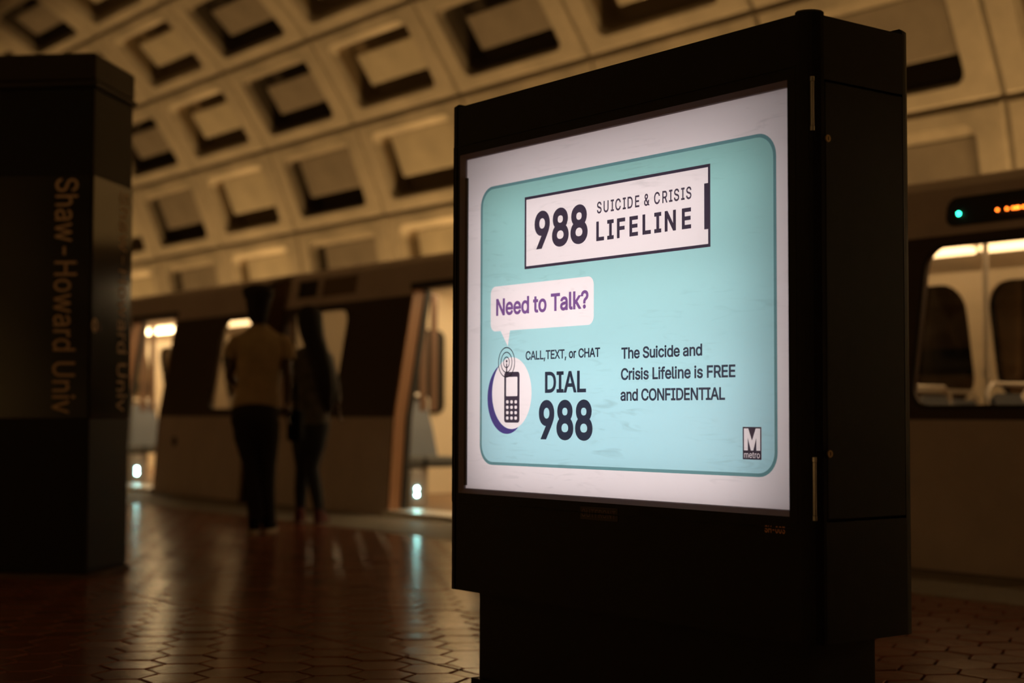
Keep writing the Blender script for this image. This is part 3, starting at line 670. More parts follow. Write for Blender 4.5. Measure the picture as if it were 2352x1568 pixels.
# bevelled gasket
b = MB()
o_ = [(fx0, yA, fz0), (fx1, yA, fz0), (fx1, yA, fz1), (fx0, yA, fz1)]
i_ = [(PX0, 2.968, PZ0), (PX1, 2.968, PZ0), (PX1, 2.968, PZ1), (PX0, 2.968, PZ1)]
i2 = [(PX0, 2.985, PZ0), (PX1, 2.985, PZ0), (PX1, 2.985, PZ1), (PX0, 2.985, PZ1)]
b.add(o_ + i_ + i2, [(k, (k + 1) % 4, 4 + (k + 1) % 4, 4 + k) for k in range(4)] + [(4 + k, 4 + (k + 1) % 4, 8 + (k + 1) % 4, 8 + k) for k in range(4)])
K(b.build('gasket', M['gasket'], kiosk))
b = MB(); b.box(PX0 + 0.002, PX0 + 0.015, 2.9615, 2.9665, PZ0 + 0.01, 1.70)
K(b.build('gasket_strip', M['gasket_dark'], kiosk))
# corner posts with softly domed heads
def post(cx, cy, sx, sy):
    r = 0.052
    sec = [(cx, cy)] + [(cx + sx * r * math.cos(a), cy + sy * r * math.sin(a)) for a in [PI / 2 * i / 7 for i in range(8)]]
    b = MB()
    if sx * sy < 0: sec = sec[::-1]
    b.prism(sec, 'z', KZ0, KZ1 + 0.004)
    ins = [(cx + (p[0] - cx) * 0.82, cy + (p[1] - cy) * 0.82) for p in sec]
    n = len(sec)
    b.add([(p[0], p[1], KZ1 + 0.004) for p in sec] + [(p[0], p[1], KZ1 + 0.011) for p in ins],
          [(i, (i + 1) % n, n + (i + 1) % n, n + i) for i in range(n)] + [tuple(range(n, 2 * n))])
    return K(b.build('corner_post', M['black'], kiosk))
post(KX0 + 0.052, KY0 + 0.052, -1, -1); post(KX1 - 0.052, KY0 + 0.052, 1, -1)
post(KX0 + 0.052, KY1 - 0.052, -1, 1); post(KX1 - 0.052, KY1 - 0.052, 1, 1)
# hinge pins and locks
for z0, z1 in ((1.635, 1.775), (0.640, 0.800)):
    b = MB(); hx, hy = KX1 - 0.004, KY0 + 0.010
    b.tube([(hx, hy, z0), (hx, hy, z0 + 0.012)], 0.0062)
    b.tube([(hx, hy, z0 + 0.013), (hx, hy, z1 - 0.013)], 0.0050)
    b.tube([(hx, hy, z1 - 0.012), (hx, hy, z1)], 0.0062)
    K(tag(b.build('hinge_pin', M['chrome'], kiosk), 'polished steel hinge pin'))
for z in (1.620, 0.808):
    b = MB(); b.tube([(KX1, 3.012, z), (KX1 + 0.004, 3.012, z)], 0.0095, 14)
    lk = K(tag(b.build('lock', M['brass'], kiosk), 'worn brass lock'))
    b = MB(); b.box(KX1 + 0.004, KX1 + 0.0045, 3.0105, 3.0135, z - 0.005, z + 0.005)
    b.build('keyhole', M['black'], lk)
# the lit sheet: translucent, lamps behind it
pm = bpy.data.materials.new('backlit_paper'); pm.use_nodes = True
nt = pm.node_tree
for n in list(nt.nodes): nt.nodes.remove(n)
tr = nt.nodes.new('ShaderNodeBsdfTranslucent'); tr.inputs[0].default_value = (0.92, 0.79, 0.775, 1)
df = nt.nodes.new('ShaderNodeBsdfDiffuse'); df.inputs[0].default_value = (0.8, 0.75, 0.75, 1)
mx = nt.nodes.new('ShaderNodeMixShader'); mx.inputs[0].default_value = 0.25
ou = nt.nodes.new('ShaderNodeOutputMaterial')
nt.links.new(tr.outputs[0], mx.inputs[1]); nt.links.new(df.outputs[0], mx.inputs[2]); nt.links.new(mx.outputs[0], ou.inputs[0])
pb = MB(); pb.add([(PX0 - 0.02, 2.972, PZ0 - 0.02), (PX1 + 0.02, 2.972, PZ0 - 0.02), (PX1 + 0.02, 2.972, PZ1 + 0.02), (PX0 - 0.02, 2.972, PZ1 + 0.02)], [(0, 1, 2, 3)])
poster = K(tag(pb.build('poster', pm, kiosk), 'backlit helpline poster, teal on white'))
for z, e in ((0.79, 1.38), (1.02, 1.48), (1.26, 1.45), (1.53, 1.55)):
    l = area('tube_lamp', (-3.46, 3.19, z), (0, -1, 0), 1.26, 0.05, e, (1.0, 0.98, 1.0), kiosk)

def graded_film(name, low, high, z0, z1):
    m = film(name, low); nt = m.node_tree
    t = next(n for n in nt.nodes if n.type == 'BSDF_TRANSPARENT')
    tc = nt.nodes.new('ShaderNodeTexCoord'); sx = nt.nodes.new('ShaderNodeSeparateXYZ'); mr = nt.nodes.new('ShaderNodeMapRange'); mc = nt.nodes.new('ShaderNodeMix'); mc.data_type = 'RGBA'
    mr.inputs['From Min'].default_value = z0; mr.inputs['From Max'].default_value = z1
    nt.links.new(tc.outputs['Object'], sx.inputs[0]); nt.links.new(sx.outputs['Z'], mr.inputs['Value']); nt.links.new(mr.outputs[0], mc.inputs['Factor'])
    mc.inputs[6].default_value = (*low, 1); mc.inputs[7].default_value = (*high, 1)
    nt.links.new(mc.outputs[2], t.inputs[0])
    return m
INK = {'teal': graded_film('teal_ink', (0.50, 0.90, 0.97), (0.37, 0.77, 0.72), 0.9, 1.65), 'edge': film('dark_teal_ink', (0.17, 0.40, 0.42)),
       'dark': film('charcoal_ink', (0.055, 0.045, 0.075)), 'slate': film('slate_ink', (0.075, 0.06, 0.095)),
       'purple': film('purple_ink', (0.16, 0.075, 0.30)), 'violet': film('violet_ink', (0.22, 0.11, 0.34))}
def flat(name, shape, ink, y=2.9705):
    v, f = shape
    me = bpy.data.meshes.new(name)
    me.from_pydata([(p[0], y, p[1]) for p in v], [], f); me.update()
    o = link(name, me, ink, poster)
    return o
def ell(cx, cz, r, n=40, rx=None): return [(cx + (rx or r) * math.cos(2 * PI * i / n), cz + r * math.sin(2 * PI * i / n)) for i in range(n)]
TX0, TX1, TZ0, TZ1 = -4.072, -2.752, 0.743, 1.657
logo_o = [(-3.834, 1.370), (-2.997, 1.370), (-2.997, 1.601), (-3.834, 1.601)]
bub = rrect(-4.015, -3.493, 1.178, 1.325, 0.026, 6)
# bubble with its tail
bub_t = [p for p in bub]
idx = next(i for i, p in enumerate(bub) if p[0] > -3.6 and abs(p[1] - 1.178) < 1e-6)
bub_t = [(-3.960, 1.178), (-3.921, 1.127), (-3.909, 1.178)]
rest = [p for p in bub]
# order: start after the tail going right along the bottom edge, round, back to the tail
start = [p for p in rest[0:6 * 4 - 0]]
right = rest[0:18]; left = rest[18:]
bub_poly = bub_t + right + left
mark = [(-2.877, 0.7885), (-2.809, 0.7885), (-2.809, 0.875), (-2.877, 0.875)]
circ = (-3.900, 0.976, 0.1155, 0.1045)
disc = ell(circ[0], circ[1], circ[2], 48, circ[3])
flat('teal_field', curve_fill([rrect(TX0 + 0.0105, TX1 - 0.0105, TZ0 + 0.0095, TZ1 - 0.0095, 0.058, 8), logo_o, bub_poly, disc, mark]), INK['teal'])
flat('teal_border', curve_fill([rrect(TX0, TX1, TZ0, TZ1, 0.066, 8), rrect(TX0 + 0.0105, TX1 - 0.0105, TZ0 + 0.0095, TZ1 - 0.0095, 0.058, 8)]), INK['edge'])
t_ = 0.0088
inner = [(-3.834 + t_, 1.370 + t_), (-2.997 - t_, 1.370 + t_), (-2.997 - t_, 1.420), (-3.021, 1.420), (-3.021, 1.548), (-2.997 - t_, 1.548), (-2.997 - t_, 1.601 - t_), (-3.834 + t_, 1.601 - t_)]
flat('logo_frame', curve_fill([logo_o, inner]), INK['dark'])
# crescent: disc shifted to lower left, cut by the white disc
def crescent():
    c2 = (circ[0] - 0.025, circ[1] - 0.016)
    pts_o = [(c2[0] + circ[3] * math.cos(a), c2[1] + circ[2] * math.sin(a)) for a in [2 * PI * i / 160 for i in range(160)]]
    def inside(p): return ((p[0] - circ[0]) / circ[3]) ** 2 + ((p[1] - circ[1]) / circ[2]) ** 2 < 1
    keep = [p for p in pts_o if not inside(p)]
    # rotate so that it is one run
    k = next(i for i in range(160) if not inside(pts_o[i]) and inside(pts_o[i - 1]))
    run = []
    for i in range(160):
        p = pts_o[(k + i) % 160]
        if inside(p): break
        run.append(p)
    a1 = math.atan2((run[-1][1] - circ[1]) / circ[2], (run[-1][0] - circ[0]) / circ[3])
    a0 = math.atan2((run[0][1] - circ[1]) / circ[2], (run[0][0] - circ[0]) / circ[3])
    if a0 > a1: a0 -= 2 * PI
    back = [(circ[0] + circ[3] * 1.0 * math.cos(a1 + (a0 - a1) * i / 40), circ[1] + circ[2] * math.sin(a1 + (a0 - a1) * i / 40)) for i in range(1, 40)]
    return run + back
flat('purple_crescent', curve_fill([crescent()]), INK['purple'], 2.9700)
# handset
ph = rrect(-3.9385, -3.8575, 0.881, 1.044, 0.010, 4)
scr = rrect(-3.9285, -3.8685, 0.966, 1.028, 0.003, 2)
keys = []
for r in range(4):
    for c in range(3):
        kx = -3.9285 + c * 0.0222; kz = 0.8905 + r * 0.0173
        keys.append(rrect(kx, kx + 0.0140, kz, kz + 0.0105, 0.0045, 3))
flat('handset_icon', curve_fill([ph, scr] + keys), INK['dark'], 2.9700)
for r in (0.017, 0.031, 0.045):
    flat('signal_ring', curve_fill([ell(-3.9262, 1.0755, r * 1.10, 40, r), ell(-3.9262, 1.0755, r * 1.10 - 0.0034, 40, r - 0.0034)]), INK['dark'], 2.9695)
flat('antenna', curve_fill([[(-3.9285, 1.040), (-3.9215, 1.040), (-3.9225, 1.072), (-3.9275, 1.072)]]), INK['dark'], 2.9693)
flat('antenna_tip', curve_fill([ell(-3.925, 1.079, 0.0045, 14)]), INK['dark'], 2.9691)
def lettering(txt, x0, x1, z0, z1, ink, w=0.0, sp=1.0, y=2.9700, name='lettering'):
    v, f = text_shape(txt, w, sp)
    return flat(name, (fit(v, x0, x1, z0, z1), f), INK[ink] if isinstance(ink, str) else ink, y)
lettering('988', -3.782, -3.521, 1.427, 1.549, 'dark', 0.030, 0.96)
lettering('SUICIDE & CRISIS', -3.478, -3.071, 1.511, 1.547, 'slate', 0.014, 1.22)
lettering('LIFELINE', -3.481, -3.0725, 1.4285, 1.4875, 'dark', 0.026, 1.30)
lettering('Need to Talk?', -3.984, -3.517, 1.2275, 1.2845, 'violet', 0.022, 0.95)
lettering('CALL,TEXT, or CHAT', -3.826, -3.463, 1.0735, 1.1085, 'slate', 0.020, 0.93)
lettering('DIAL', -3.727, -3.528, 0.9745, 1.0405, 'dark', 0.018, 0.95)
lettering('988', -3.7575, -3.4975, 0.828, 0.953, 'dark', 0.030, 0.96)
lettering('The Suicide and', -3.367, -3.030, 1.070, 1.105, 'slate', 0.020, 0.93)
lettering('Crisis Lifeline is FREE', -3.369, -2.903, 1.008, 1.0445, 'slate', 0.020, 0.93)
lettering('and CONFIDENTIAL', -3.371, -2.942, 0.947, 0.983, 'slate', 0.020, 0.93)
# agency mark: dark plate with M and word cut out of it
def outline_text(txt):
    loops = glyph_loops(txt)
    xs = [p[0] for l in loops for p in l]; ys = [p[1] for l in loops for p in l]
    return loops, (min(xs), max(xs), min(ys), max(ys))
def place(loops, bb, x0, x1, z0, z1):
    return [[(x0 + (p[0] - bb[0]) / (bb[1] - bb[0]) * (x1 - x0), z0 + (p[1] - bb[2]) / (bb[3] - bb[2]) * (z1 - z0)) for p in l] for l in loops]
mark = [(-2.877, 0.7885), (-2.809, 0.7885), (-2.809, 0.875), (-2.877, 0.875)]
Mx0, Mx1, Mz0, Mz1 = -2.8725, -2.8135, 0.8125, 0.871
mglyph = [(Mx0, Mz0), (Mx0 + 0.014, Mz0), (Mx0 + 0.014, Mz0 + 0.034), (-2.8475, Mz0), (-2.8385, Mz0), (Mx1 - 0.014, Mz0 + 0.034), (Mx1 - 0.014, Mz0), (Mx1, Mz0), (Mx1, Mz1), (Mx1 - 0.016, Mz1), (-2.843, Mz0 + 0.026), (Mx0 + 0.016, Mz1), (Mx0, Mz1)]
wl, wb = outline_text('metro')
plate_ = [(-2.877, 0.8105), (-2.809, 0.8105), (-2.809, 0.875), (-2.877, 0.875)]
lg = flat('agency_mark', curve_fill([plate_, mglyph]), INK['dark'], 2.9700)
strip_ = [(-2.877, 0.7885), (-2.809, 0.7885), (-2.809, 0.8105), (-2.877, 0.8105)]
def minus(rect, loops):
    vs = []; es = []
    for l in [rect] + loops:
        n = len(vs); vs += [Vector(p) for p in l]; es += [(n + i, n + (i + 1) % len(l)) for i in range(len(l))]
    r = delaunay_2d_cdt(vs, es, [], 0, 1e-6)
    V = [(p.x, p.y) for p in r[0]]; F = []
    segs = [(l[i - 1], l[i]) for l in loops for i in range(len(l))]
    for f in r[2]:
        x = sum(V[i][0] for i in f) / len(f); y = sum(V[i][1] for i in f) / len(f); w = 0
        for (ax, ay), (bx, by) in segs:
            if (ay <= y) != (by <= y) and ax + (y - ay) / (by - ay) * (bx - ax) > x: w += 1 if by > ay else -1
        if not w: F.append(tuple(f))
    return V, F
flat('agency_word_strip', minus(strip_, place(wl, wb, -2.8720, -2.8150, 0.7925, 0.8080)), INK['dark'], 2.9700)
# unprinted white on the dark plate is cut out; the teal below it is opened too
# acrylic cover
gb = MB(); gb.add([(PX0 - 0.004, 2.9655, PZ0 - 0.004), (PX1 + 0.004, 2.9655, PZ0 - 0.004), (PX1 + 0.004, 2.9655, PZ1 + 0.004), (PX0 - 0.004, 2.9655, PZ1 + 0.004)], [(0, 1, 2, 3)])
K(gb.build('acrylic_cover', M['acrylic'], kiosk))
# number and maker's plate on the frame
def face_text(txt, x0, x1, z0, z1, m, w, name):
    v, f = text_shape(txt, w, 1.0); v = fit(v, x0, x1, z0, z1)
    me = bpy.data.meshes.new(name); me.from_pydata([(p[0], yA - 0.0008, p[1]) for p in v], [], f); me.update()
    return K(link(name, me, m, kiosk))
tag(face_text('SH-003', -2.782, -2.711, 0.6005, 0.6195, M['letter_orange'], 0.02, 'number_lettering'), 'orange number SH-003')
b = MB(); b.bbox(-3.532, -3.362, yA - 0.002, yA + 0.001, 0.594, 0.633, 0.0008)
pl = K(b.build('name_plate', M['plate_dim'], kiosk))
v, f = text_shape('OUTFRONT', 0.01, 1.05); v = fit(v, -3.524, -3.370, 0.602, 0.626)
me = bpy.data.meshes.new('lettering'); me.from_pydata([(p[0], yA - 0.0030, p[1]) for p in v], [], f); me.update()
link('lettering', me, M['letter_dim'], pl)

# ------------------------------------------------------------------ station pylon on the left
pyl = empty('station_pylon', (-8.57, 3.265, 0), PI / 4)
tag(pyl, 'tall dark square station pylon with the station name running down it', 'pylon')
h = 0.29
# local frame: +x = towards (1,1)/sqrt2, +y = towards (-1,1)/sqrt2 ; camera sees faces -y and +x
b = MB(); b.bbox(-h, h, -h, h, 0.02, 2.745, 0.012); b.build('shaft', M['black'], pyl)
b = MB(); b.prism(rrect(-h - 0.05, h + 0.05, -h - 0.05, h + 0.05, 0.16, 6), 'z', 0.0, 0.022); b.build('foot_plate', M['foot'], pyl)
b = MB(); b.bbox(-h - 0.006, h + 0.006, -h - 0.006, h + 0.006, 2.775, 2.935, 0.012); b.build('cap', M['bronze'], pyl)
b = MB(); b.bbox(-h - 0.016, h + 0.016, -h - 0.016, h + 0.016, 2.742, 2.776, 0.006); b.build('cap_lip', M['bronze'], pyl)
for (x0, x1, y0, y1) in ((-h + 0.01, h - 0.004, -h - 0.006, -h + 0.005), (h - 0.005, h + 0.006, -h + 0.004, h - 0.004)):
    b = MB(); b.bbox(x0, x1, y0, y1, 0.88, 2.245, 0.003); b.build('glossy_panel', M['black_gloss'], pyl)
def pyl_text(face, u0, u1, z0, z1):
    v, f = text_shape('Shaw-Howard Univ', 0.006, 1.02)
    # baseline runs downwards: text x -> -z, text y -> towards the right of the face
    q = fit([(p[1], -p[0]) for p in v], u0, u1, z0, z1)
    me = bpy.data.meshes.new('station_name')
    if face == 'a': pts = [(h - p[0], -h - 0.0075, p[1]) for p in q]
    else: pts = [(h + 0.0075, -h + p[0], p[1]) for p in q]
    me.from_pydata(pts, [], f); me.update()
    link('station_name', me, M['letter_tan'], pyl)
# on face a the distance from the near corner falls to the right
pyl_text('a', 0.215, 0.078, 0.908, 2.226)
pyl_text('b', 0.375, 0.515, 0.922, 2.205)
b = MB(); 
b.tube([(h + 0.0065, -h + 0.045, 1.402), (h + 0.008, -h + 0.045, 1.402)], 0.040, 24)
em = b.build('round_emblem', M['letter_tan'], pyl)
b = MB(); b.box(h + 0.0081, h + 0.0088, -h + 0.040, -h + 0.050, 1.378, 1.426); b.box(h + 0.0081, h + 0.0088, -h + 0.021, -h + 0.069, 1.398, 1.406)
b.build('emblem_mark', M['black'], em)
v, f = text_shape('A', 0.0); v = fit(v, 0.10, 0.135, 1.372, 1.430)
me = bpy.data.meshes.new('emblem_letter'); me.from_pydata([(h + 0.0075, -h + p[0], p[1]) for p in v], [], f)
link('emblem_letter', me, M['letter_dim'], pyl)
area('pylon_uplight', (-8.57, 3.265, 2.95), (0, 0, 1), 0.4, 0.4, 40, WARM, pyl)

# ------------------------------------------------------------------ the train
PY = [(-0.02, 7.50), (0.89, 7.56), (2.02, 7.76), (2.32, 7.81)]
def wy(z):
    for (z0, y0), (z1, y1) in zip(PY, PY[1:]):
        if z <= z1: return y0 + (y1 - y0) * (z - z0) / (z1 - z0)
    return PY[-1][1]
YM = 9.07
def wall_cells(mb, x0, x1, zs, openings, off, th, side=1, mi=0):
    """side wall between heights zs, with rectangular openings left out; off = depth behind the outer face"""
    xs = sorted({x0, x1, *[v for o in openings for v in o[:2] if x0 < v < x1]})
    zz = sorted({*zs, *[v for o in openings for v in o[2:4] if zs[0] < v < zs[-1]], *[z for z, _ in PY if zs[0] < z < zs[-1]]})
    for a, b_ in zip(xs, xs[1:]):
        for c, d in zip(zz, zz[1:]):
            mx_, mz_ = (a + b_) / 2, (c + d) / 2
            if any(o[0] < mx_ < o[1] and o[2] < mz_ < o[3] for o in openings): continue
            def Y(z, t):
                y = wy(z) + off + t
                return y if side == 1 else 2 * YM - y
            mb.hexa([(a, Y(c, 0), c), (b_, Y(c, 0), c), (b_, Y(c, th), c), (a, Y(c, th), c),
                     (a, Y(d, 0), d), (b_, Y(d, 0), d), (b_, Y(d, th), d), (a, Y(d, th), d)], mi)
def fillets(mb, o, r, off, th, side=1, mi=0, corners='tlbr', only=0):
    x0, x1, z0, z1 = o[:4]
    for (cx, cz, sx, sz, key) in ((x0, z0, 1, 1, 'b'), (x1, z0, -1, 1, 'b'), (x0, z1, 1, -1, 't'), (x1, z1, -1, -1, 't')):
        if key not in corners or (only and sx != only): continue
        arc = [(cx + sx * r * (1 - math.sin(a)), cz + sz * r * (1 - math.cos(a))) for a in [PI / 2 * i / 6 for i in range(7)]]
        pts = [(cx, cz)] + arc
        def Y(z, t):
            y = wy(z) + off + t
            return y if side == 1 else 2 * YM - y
        v = [(p[0], Y(p[1], 0), p[1]) for p in pts] + [(p[0], Y(p[1], th), p[1]) for p in pts]
        n = len(pts)
        mb.add(v, [tuple(range(n)), tuple(range(n, 2 * n))[::-1]] + [(i, (i + 1) % n, n + (i + 1) % n, n + i) for i in range(n)], mi)

def plate(mb, pts, off, th, side=1, mi=0):
    def Y(z, t):
        y = wy(z) + off + t
        return y if side == 1 else 2 * YM - y
    n = len(pts)
    mb.add([(p[0], Y(p[1], 0), p[1]) for p in pts] + [(p[0], Y(p[1], th), p[1]) for p in pts],
           [tuple(range(n)), tuple(range(n, 2 * n))[::-1]] + [(i, (i + 1) % n, n + (i + 1) % n, n + i) for i in range(n)], mi)

def train_car(x0, x1, doors, windows, far_windows, seats, poles, label):
    car = empty('train_car', ((x0 + x1) / 2, YM, -1.15))
    tag(car, label, 'train car', 'train cars standing at the platform')
    inv = Matrix.Translation((-(x0 + x1) / 2, -YM, 1.15))
    def P(o, parent=None):
        o.parent = parent or car
        if parent is None: o.matrix_parent_inverse = inv
        return o
    D = [(a, b_, 0.03, 2.10) for a, b_ in doors]
    Wn = [(a, b_, 0.965, 1.955) for a, b_ in windows]
    op = D + Wn
    cuts = [x0] + [v for d in sorted(D) for v in d[:2]] + [x1]
    for a_, c_ in zip(cuts[::2], cuts[1::2]):          # one panel between each two doorways
        b = MB(); wall_cells(b, a_, c_, [0.0, 0.89], [], 0, 0.05); P(b.build('lower_panel', M['train_cream']))
        b = MB(); wall_cells(b, a_, c_, [0.89, 2.02], Wn, 0.0, 0.05)
        for w in Wn:
            if a_ < w[0] < c_: fillets(b, w, 0.13, 0.0, 0.05)
        P(b.build('window_band', M['train_brown']))
    b = MB(); wall_cells(b, x0, x1, [2.02, 2.32], op, 0, 0.05); P(b.build('upper_panel', M['train_cream']))
    # far side
    FW = [(a, b_, 1.03, 1.98) for a, b_ in far_windows]
    b = MB(); wall_cells(b, x0, x1, [0.0, 2.32], FW, 0.05, 0.03, -1)
    for w in FW: fillets(b, w, 0.22, 0.05, 0.03, -1)
    P(b.build('far_wall', M['train_under']))
    # roof
    pr = [(7.81, 2.32), (7.92, 2.385), (8.15, 2.44), (8.5, 2.50), (YM, 2.53)]
    pr = pr + [(2 * YM - y, z) for y, z in pr[-2::-1]]
    pts = pr + [(y, z - 0.05) for y, z in pr[::-1]]
    b = MB(); b.prism(pts, 'x', x0, x1); P(b.build('roof', M['train_cream']))
    # ends with underframe
    b = MB()
    for xe in (x0, x1 - 0.06): b.prism([(7.5, 0.0), (7.56, 0.89), (7.76, 2.02), (7.81, 2.32), (8.15, 2.43), (YM, 2.52), (2 * YM - 8.15, 2.43), (2 * YM - 7.81, 2.32), (2 * YM - 7.5, 0)], 'x', xe, xe + 0.06)
    P(b.build('end_wall', M['end_brown']))
    b = MB(); b.box(x0 + 0.3, x1 - 0.3, 7.62, 10.5, -0.75, -0.02); P(b.build('underframe', M['train_under']))
    # interior
    b = MB(); b.box(x0 + 0.06, x1 - 0.06, 7.56, 2 * YM - 7.56, 0.0, 0.045); P(b.build('cabin_floor', M['int_floor']))
    b = MB(); b.box(x0 + 0.06, x1 - 0.06, 8.3, 2 * YM - 8.3, 2.24, 2.27)
    for s in (1, -1):
        def yy(v): return v if s == 1 else 2 * YM - v
        b.hexa([(x0 + .06, yy(7.87), 2.08), (x1 - .06, yy(7.87), 2.08), (x1 - .06, yy(7.90), 2.06), (x0 + .06, yy(7.90), 2.06),
                (x0 + .06, yy(8.30), 2.27), (x1 - .06, yy(8.30), 2.27), (x1 - .06, yy(8.33), 2.25), (x0 + .06, yy(8.33), 2.25)])
    P(b.build('cabin_ceiling', M['int_ceiling']))
    WL = [(w[0] - 0.12, w[1] + 0.12, w[2] - 0.03, w[3] + 0.05) for w in Wn]
    b = MB(); wall_cells(b, x0 + .06, x1 - .06, [0.03, 2.30], D + WL, 0.11, 0.025)
    for w in WL: fillets(b, w, 0.13, 0.11, 0.025)
    wall_cells(b, x0 + .06, x1 - .06, [0.03, 2.30], FW, 0.13, 0.02, -1)
    for w in FW: fillets(b, w, 0.22, 0.13, 0.02, -1)
    for xe in (x0 + 0.07, x1 - 0.10): b.box(xe, xe + 0.03, 7.85, 2 * YM - 7.85, 0.03, 2.34)
    P(b.build('cabin_liner', M['int_cream']))
    # long ceiling light troughs in lengths, with gaps
    for yy_ in (8.28, 2 * YM - 8.28):
        x = x0 + 0.5
        while x + 0.9 < x1:
            b = MB(); b.bbox(x, x + 1.22, yy_ - 0.07, yy_ + 0.07, 2.165, 2.215, 0.015)
            lp = P(tag(b.build('ceiling_light', M['lamp_int']), 'lit ceiling light')); x += 1.32
    # near windows: rubber edge and pane
    for w in Wn:
        ow = rrect(w[0] - 0.012, w[1] + 0.012, w[2] - 0.012, w[3] + 0.012, 0.14, 6); iw = rrect(w[0] + 0.014, w[1] - 0.014, w[2] + 0.014, w[3] - 0.014, 0.12, 6)
        v, f = curve_fill([ow, iw]); n = len(v)
        b = MB(); b.add([(p[0], wy(p[1]) - 0.006, p[1]) for p in v], f)
        fr = P(b.build('window', M['rubber']))
        v, f = curve_fill([rrect(w[0], w[1], w[2], w[3], 0.13, 6)])
        b = MB(); b.add([(p[0], wy(p[1]) + 0.03, p[1]) for p in v], f); g = P(b.build('pane', M['win_near']), fr)
    for w in FW:
        b = MB(); b.add([(w[0], 2 * YM - wy(w[2]) - 0.07, w[2]), (w[1], 2 * YM - wy(w[2]) - 0.07, w[2]), (w[1], 2 * YM - wy(w[3]) - 0.07, w[3]), (w[0], 2 * YM - wy(w[3]) - 0.07, w[3])], [(0, 1, 2, 3)])
        P(b.build('far_pane', M['win_far']))
    # open doorways: reveal in orange brown, black rubber, sill
    for d in D:
        for xe, sx in ((d[0], 1), (d[1], -1)):
            a = xe - 0.004 * sx
            fr = MB(); ru = MB()
            for (mb_, o0, o1, wd) in ((fr, -0.006, 0.12, 0.03), (ru, 0.12, 0.175, 0.05)):
                xa, xb = sorted((a, a + sx * wd))
                lv = [0.03, 0.89, 2.02, 2.10]
                v = []
                for z in lv: v += [(xa, wy(z) + o0, z), (xb, wy(z) + o0, z), (xb, wy(z) + o1, z), (xa, wy(z) + o1, z)]
                mb_.add(v, [(0, 3, 2, 1), (12, 13, 14, 15)] + [(r * 4 + i, r * 4 + (i + 1) % 4, (r + 1) * 4 + (i + 1) % 4, (r + 1) * 4 + i) for r in range(3) for i in range(4)])
            fillets(fr, (d[0], 99, d[2], d[3]) if sx == 1 else (-99, d[1], d[2], d[3]), 0.10, -0.002, 0.12, only=sx)
            P(tag(fr.build('door_jamb', M['jamb']), 'orange-brown door jamb')); P(ru.build('door_seal', M['rubber']))
        ru = MB(); ru.box(d[0] - 0.03, d[1] + 0.03, wy(2.08) - 0.01, wy(2.08) + 0.17, 2.07, 2.13); P(ru.build('door_header', M['rubber']))
        b = MB(); b.bbox(d[0] + 0.02, d[1] - 0.02, 7.43, 7.80, 0.0, 0.055, 0.006); P(tag(b.build('door_sill', M['sill']), 'bright metal door sill'))
        # step light at the foot of the windscreen panel
        xs = d[0] + 0.04
        b = MB(); b.bbox(xs - 0.32, xs - 0.15, 7.83, 7.96, 0.05, 0.40, 0.008); bx = P(b.build('step_light_box', M['seat_shell']))
        for z in (0.175, 0.232):
            b = MB(); 
            b.tube([(xs - 0.15, 7.895, z), (xs - 0.144, 7.895, z)], 0.0105, 16)
            P(b.build('step_light', M['lamp_step']), bx)
    # seats: pairs across the car
    for (sx, s, yc) in seats:
        st = MB(); cu = MB(); rl = MB()
        wv = 0.47
        for e in (-1, 1):
            yc_ = yc + e * wv / 2
            y0, y1 = yc_ - 0.215, yc_ + 0.215
            # back: leaning, tapered towards the top
            v = []
            for (z, xo, t, q) in ((0.50, 0.0, 0.07, 0), (0.78, -0.05 * s, 0.06, 0.03), (1.01, -0.10 * s, 0.045, 0.07), (1.05, -0.105 * s, 0.02, 0.10)):
                v += [(sx + xo - s * t, y0 + q, z), (sx + xo, y0 + q, z), (sx + xo, y1 - q, z), (sx + xo - s * t, y1 - q, z)]
            f = [(0, 3, 2, 1), (12, 13, 14, 15)] + [(r * 4 + i, r * 4 + (i + 1) % 4, (r + 1) * 4 + (i + 1) % 4, (r + 1) * 4 + i) for r in range(3) for i in range(4)]
            st.add(v, f)
            xa, xb = sorted((sx, sx + s * 0.45))
            cu.bbox(xa, xb, y0 - 0.01, y1 + 0.01, 0.42, 0.52, 0.02)
        sr = P(tag(st.build('seat_back', M['seat_blue']), 'blue-grey seat back'))
        P(tag(cu.build('seat_cushion', M['seat_dark']), 'dark grey seat cushion'))
        xh = sx - 0.13 * s
        rl.tube([(xh, yc - 0.42, 0.95), (xh, yc - 0.42, 1.06), (xh, yc - 0.36, 1.11), (xh, yc + 0.36, 1.11), (xh, yc + 0.42, 1.06), (xh, yc + 0.42, 0.95)], 0.016, 8)
        P(tag(rl.build('grab_rail', M['rail']), 'steel grab rail over the seat back'))
        b = MB(); xa, xb = sorted((sx + s * 0.08, sx + s * 0.34)); b.box(xa, xb, yc - 0.1, yc + 0.1, 0.045, 0.43); P(b.build('seat_pedestal', M['seat_shell']))
    for pp in poles:
        px, py = pp[:2]
        b = MB(); b.tube([(px, py, 0.05), (px, py, pp[2] if len(pp) > 2 else 2.25)], 0.019, 10)
        b.tube([(px, py, 1.16), (px, py, 1.22)], 0.03, 10)
        P(tag(b.build('stanchion', M['rail']), 'steel stanchion pole'))
    return car, P

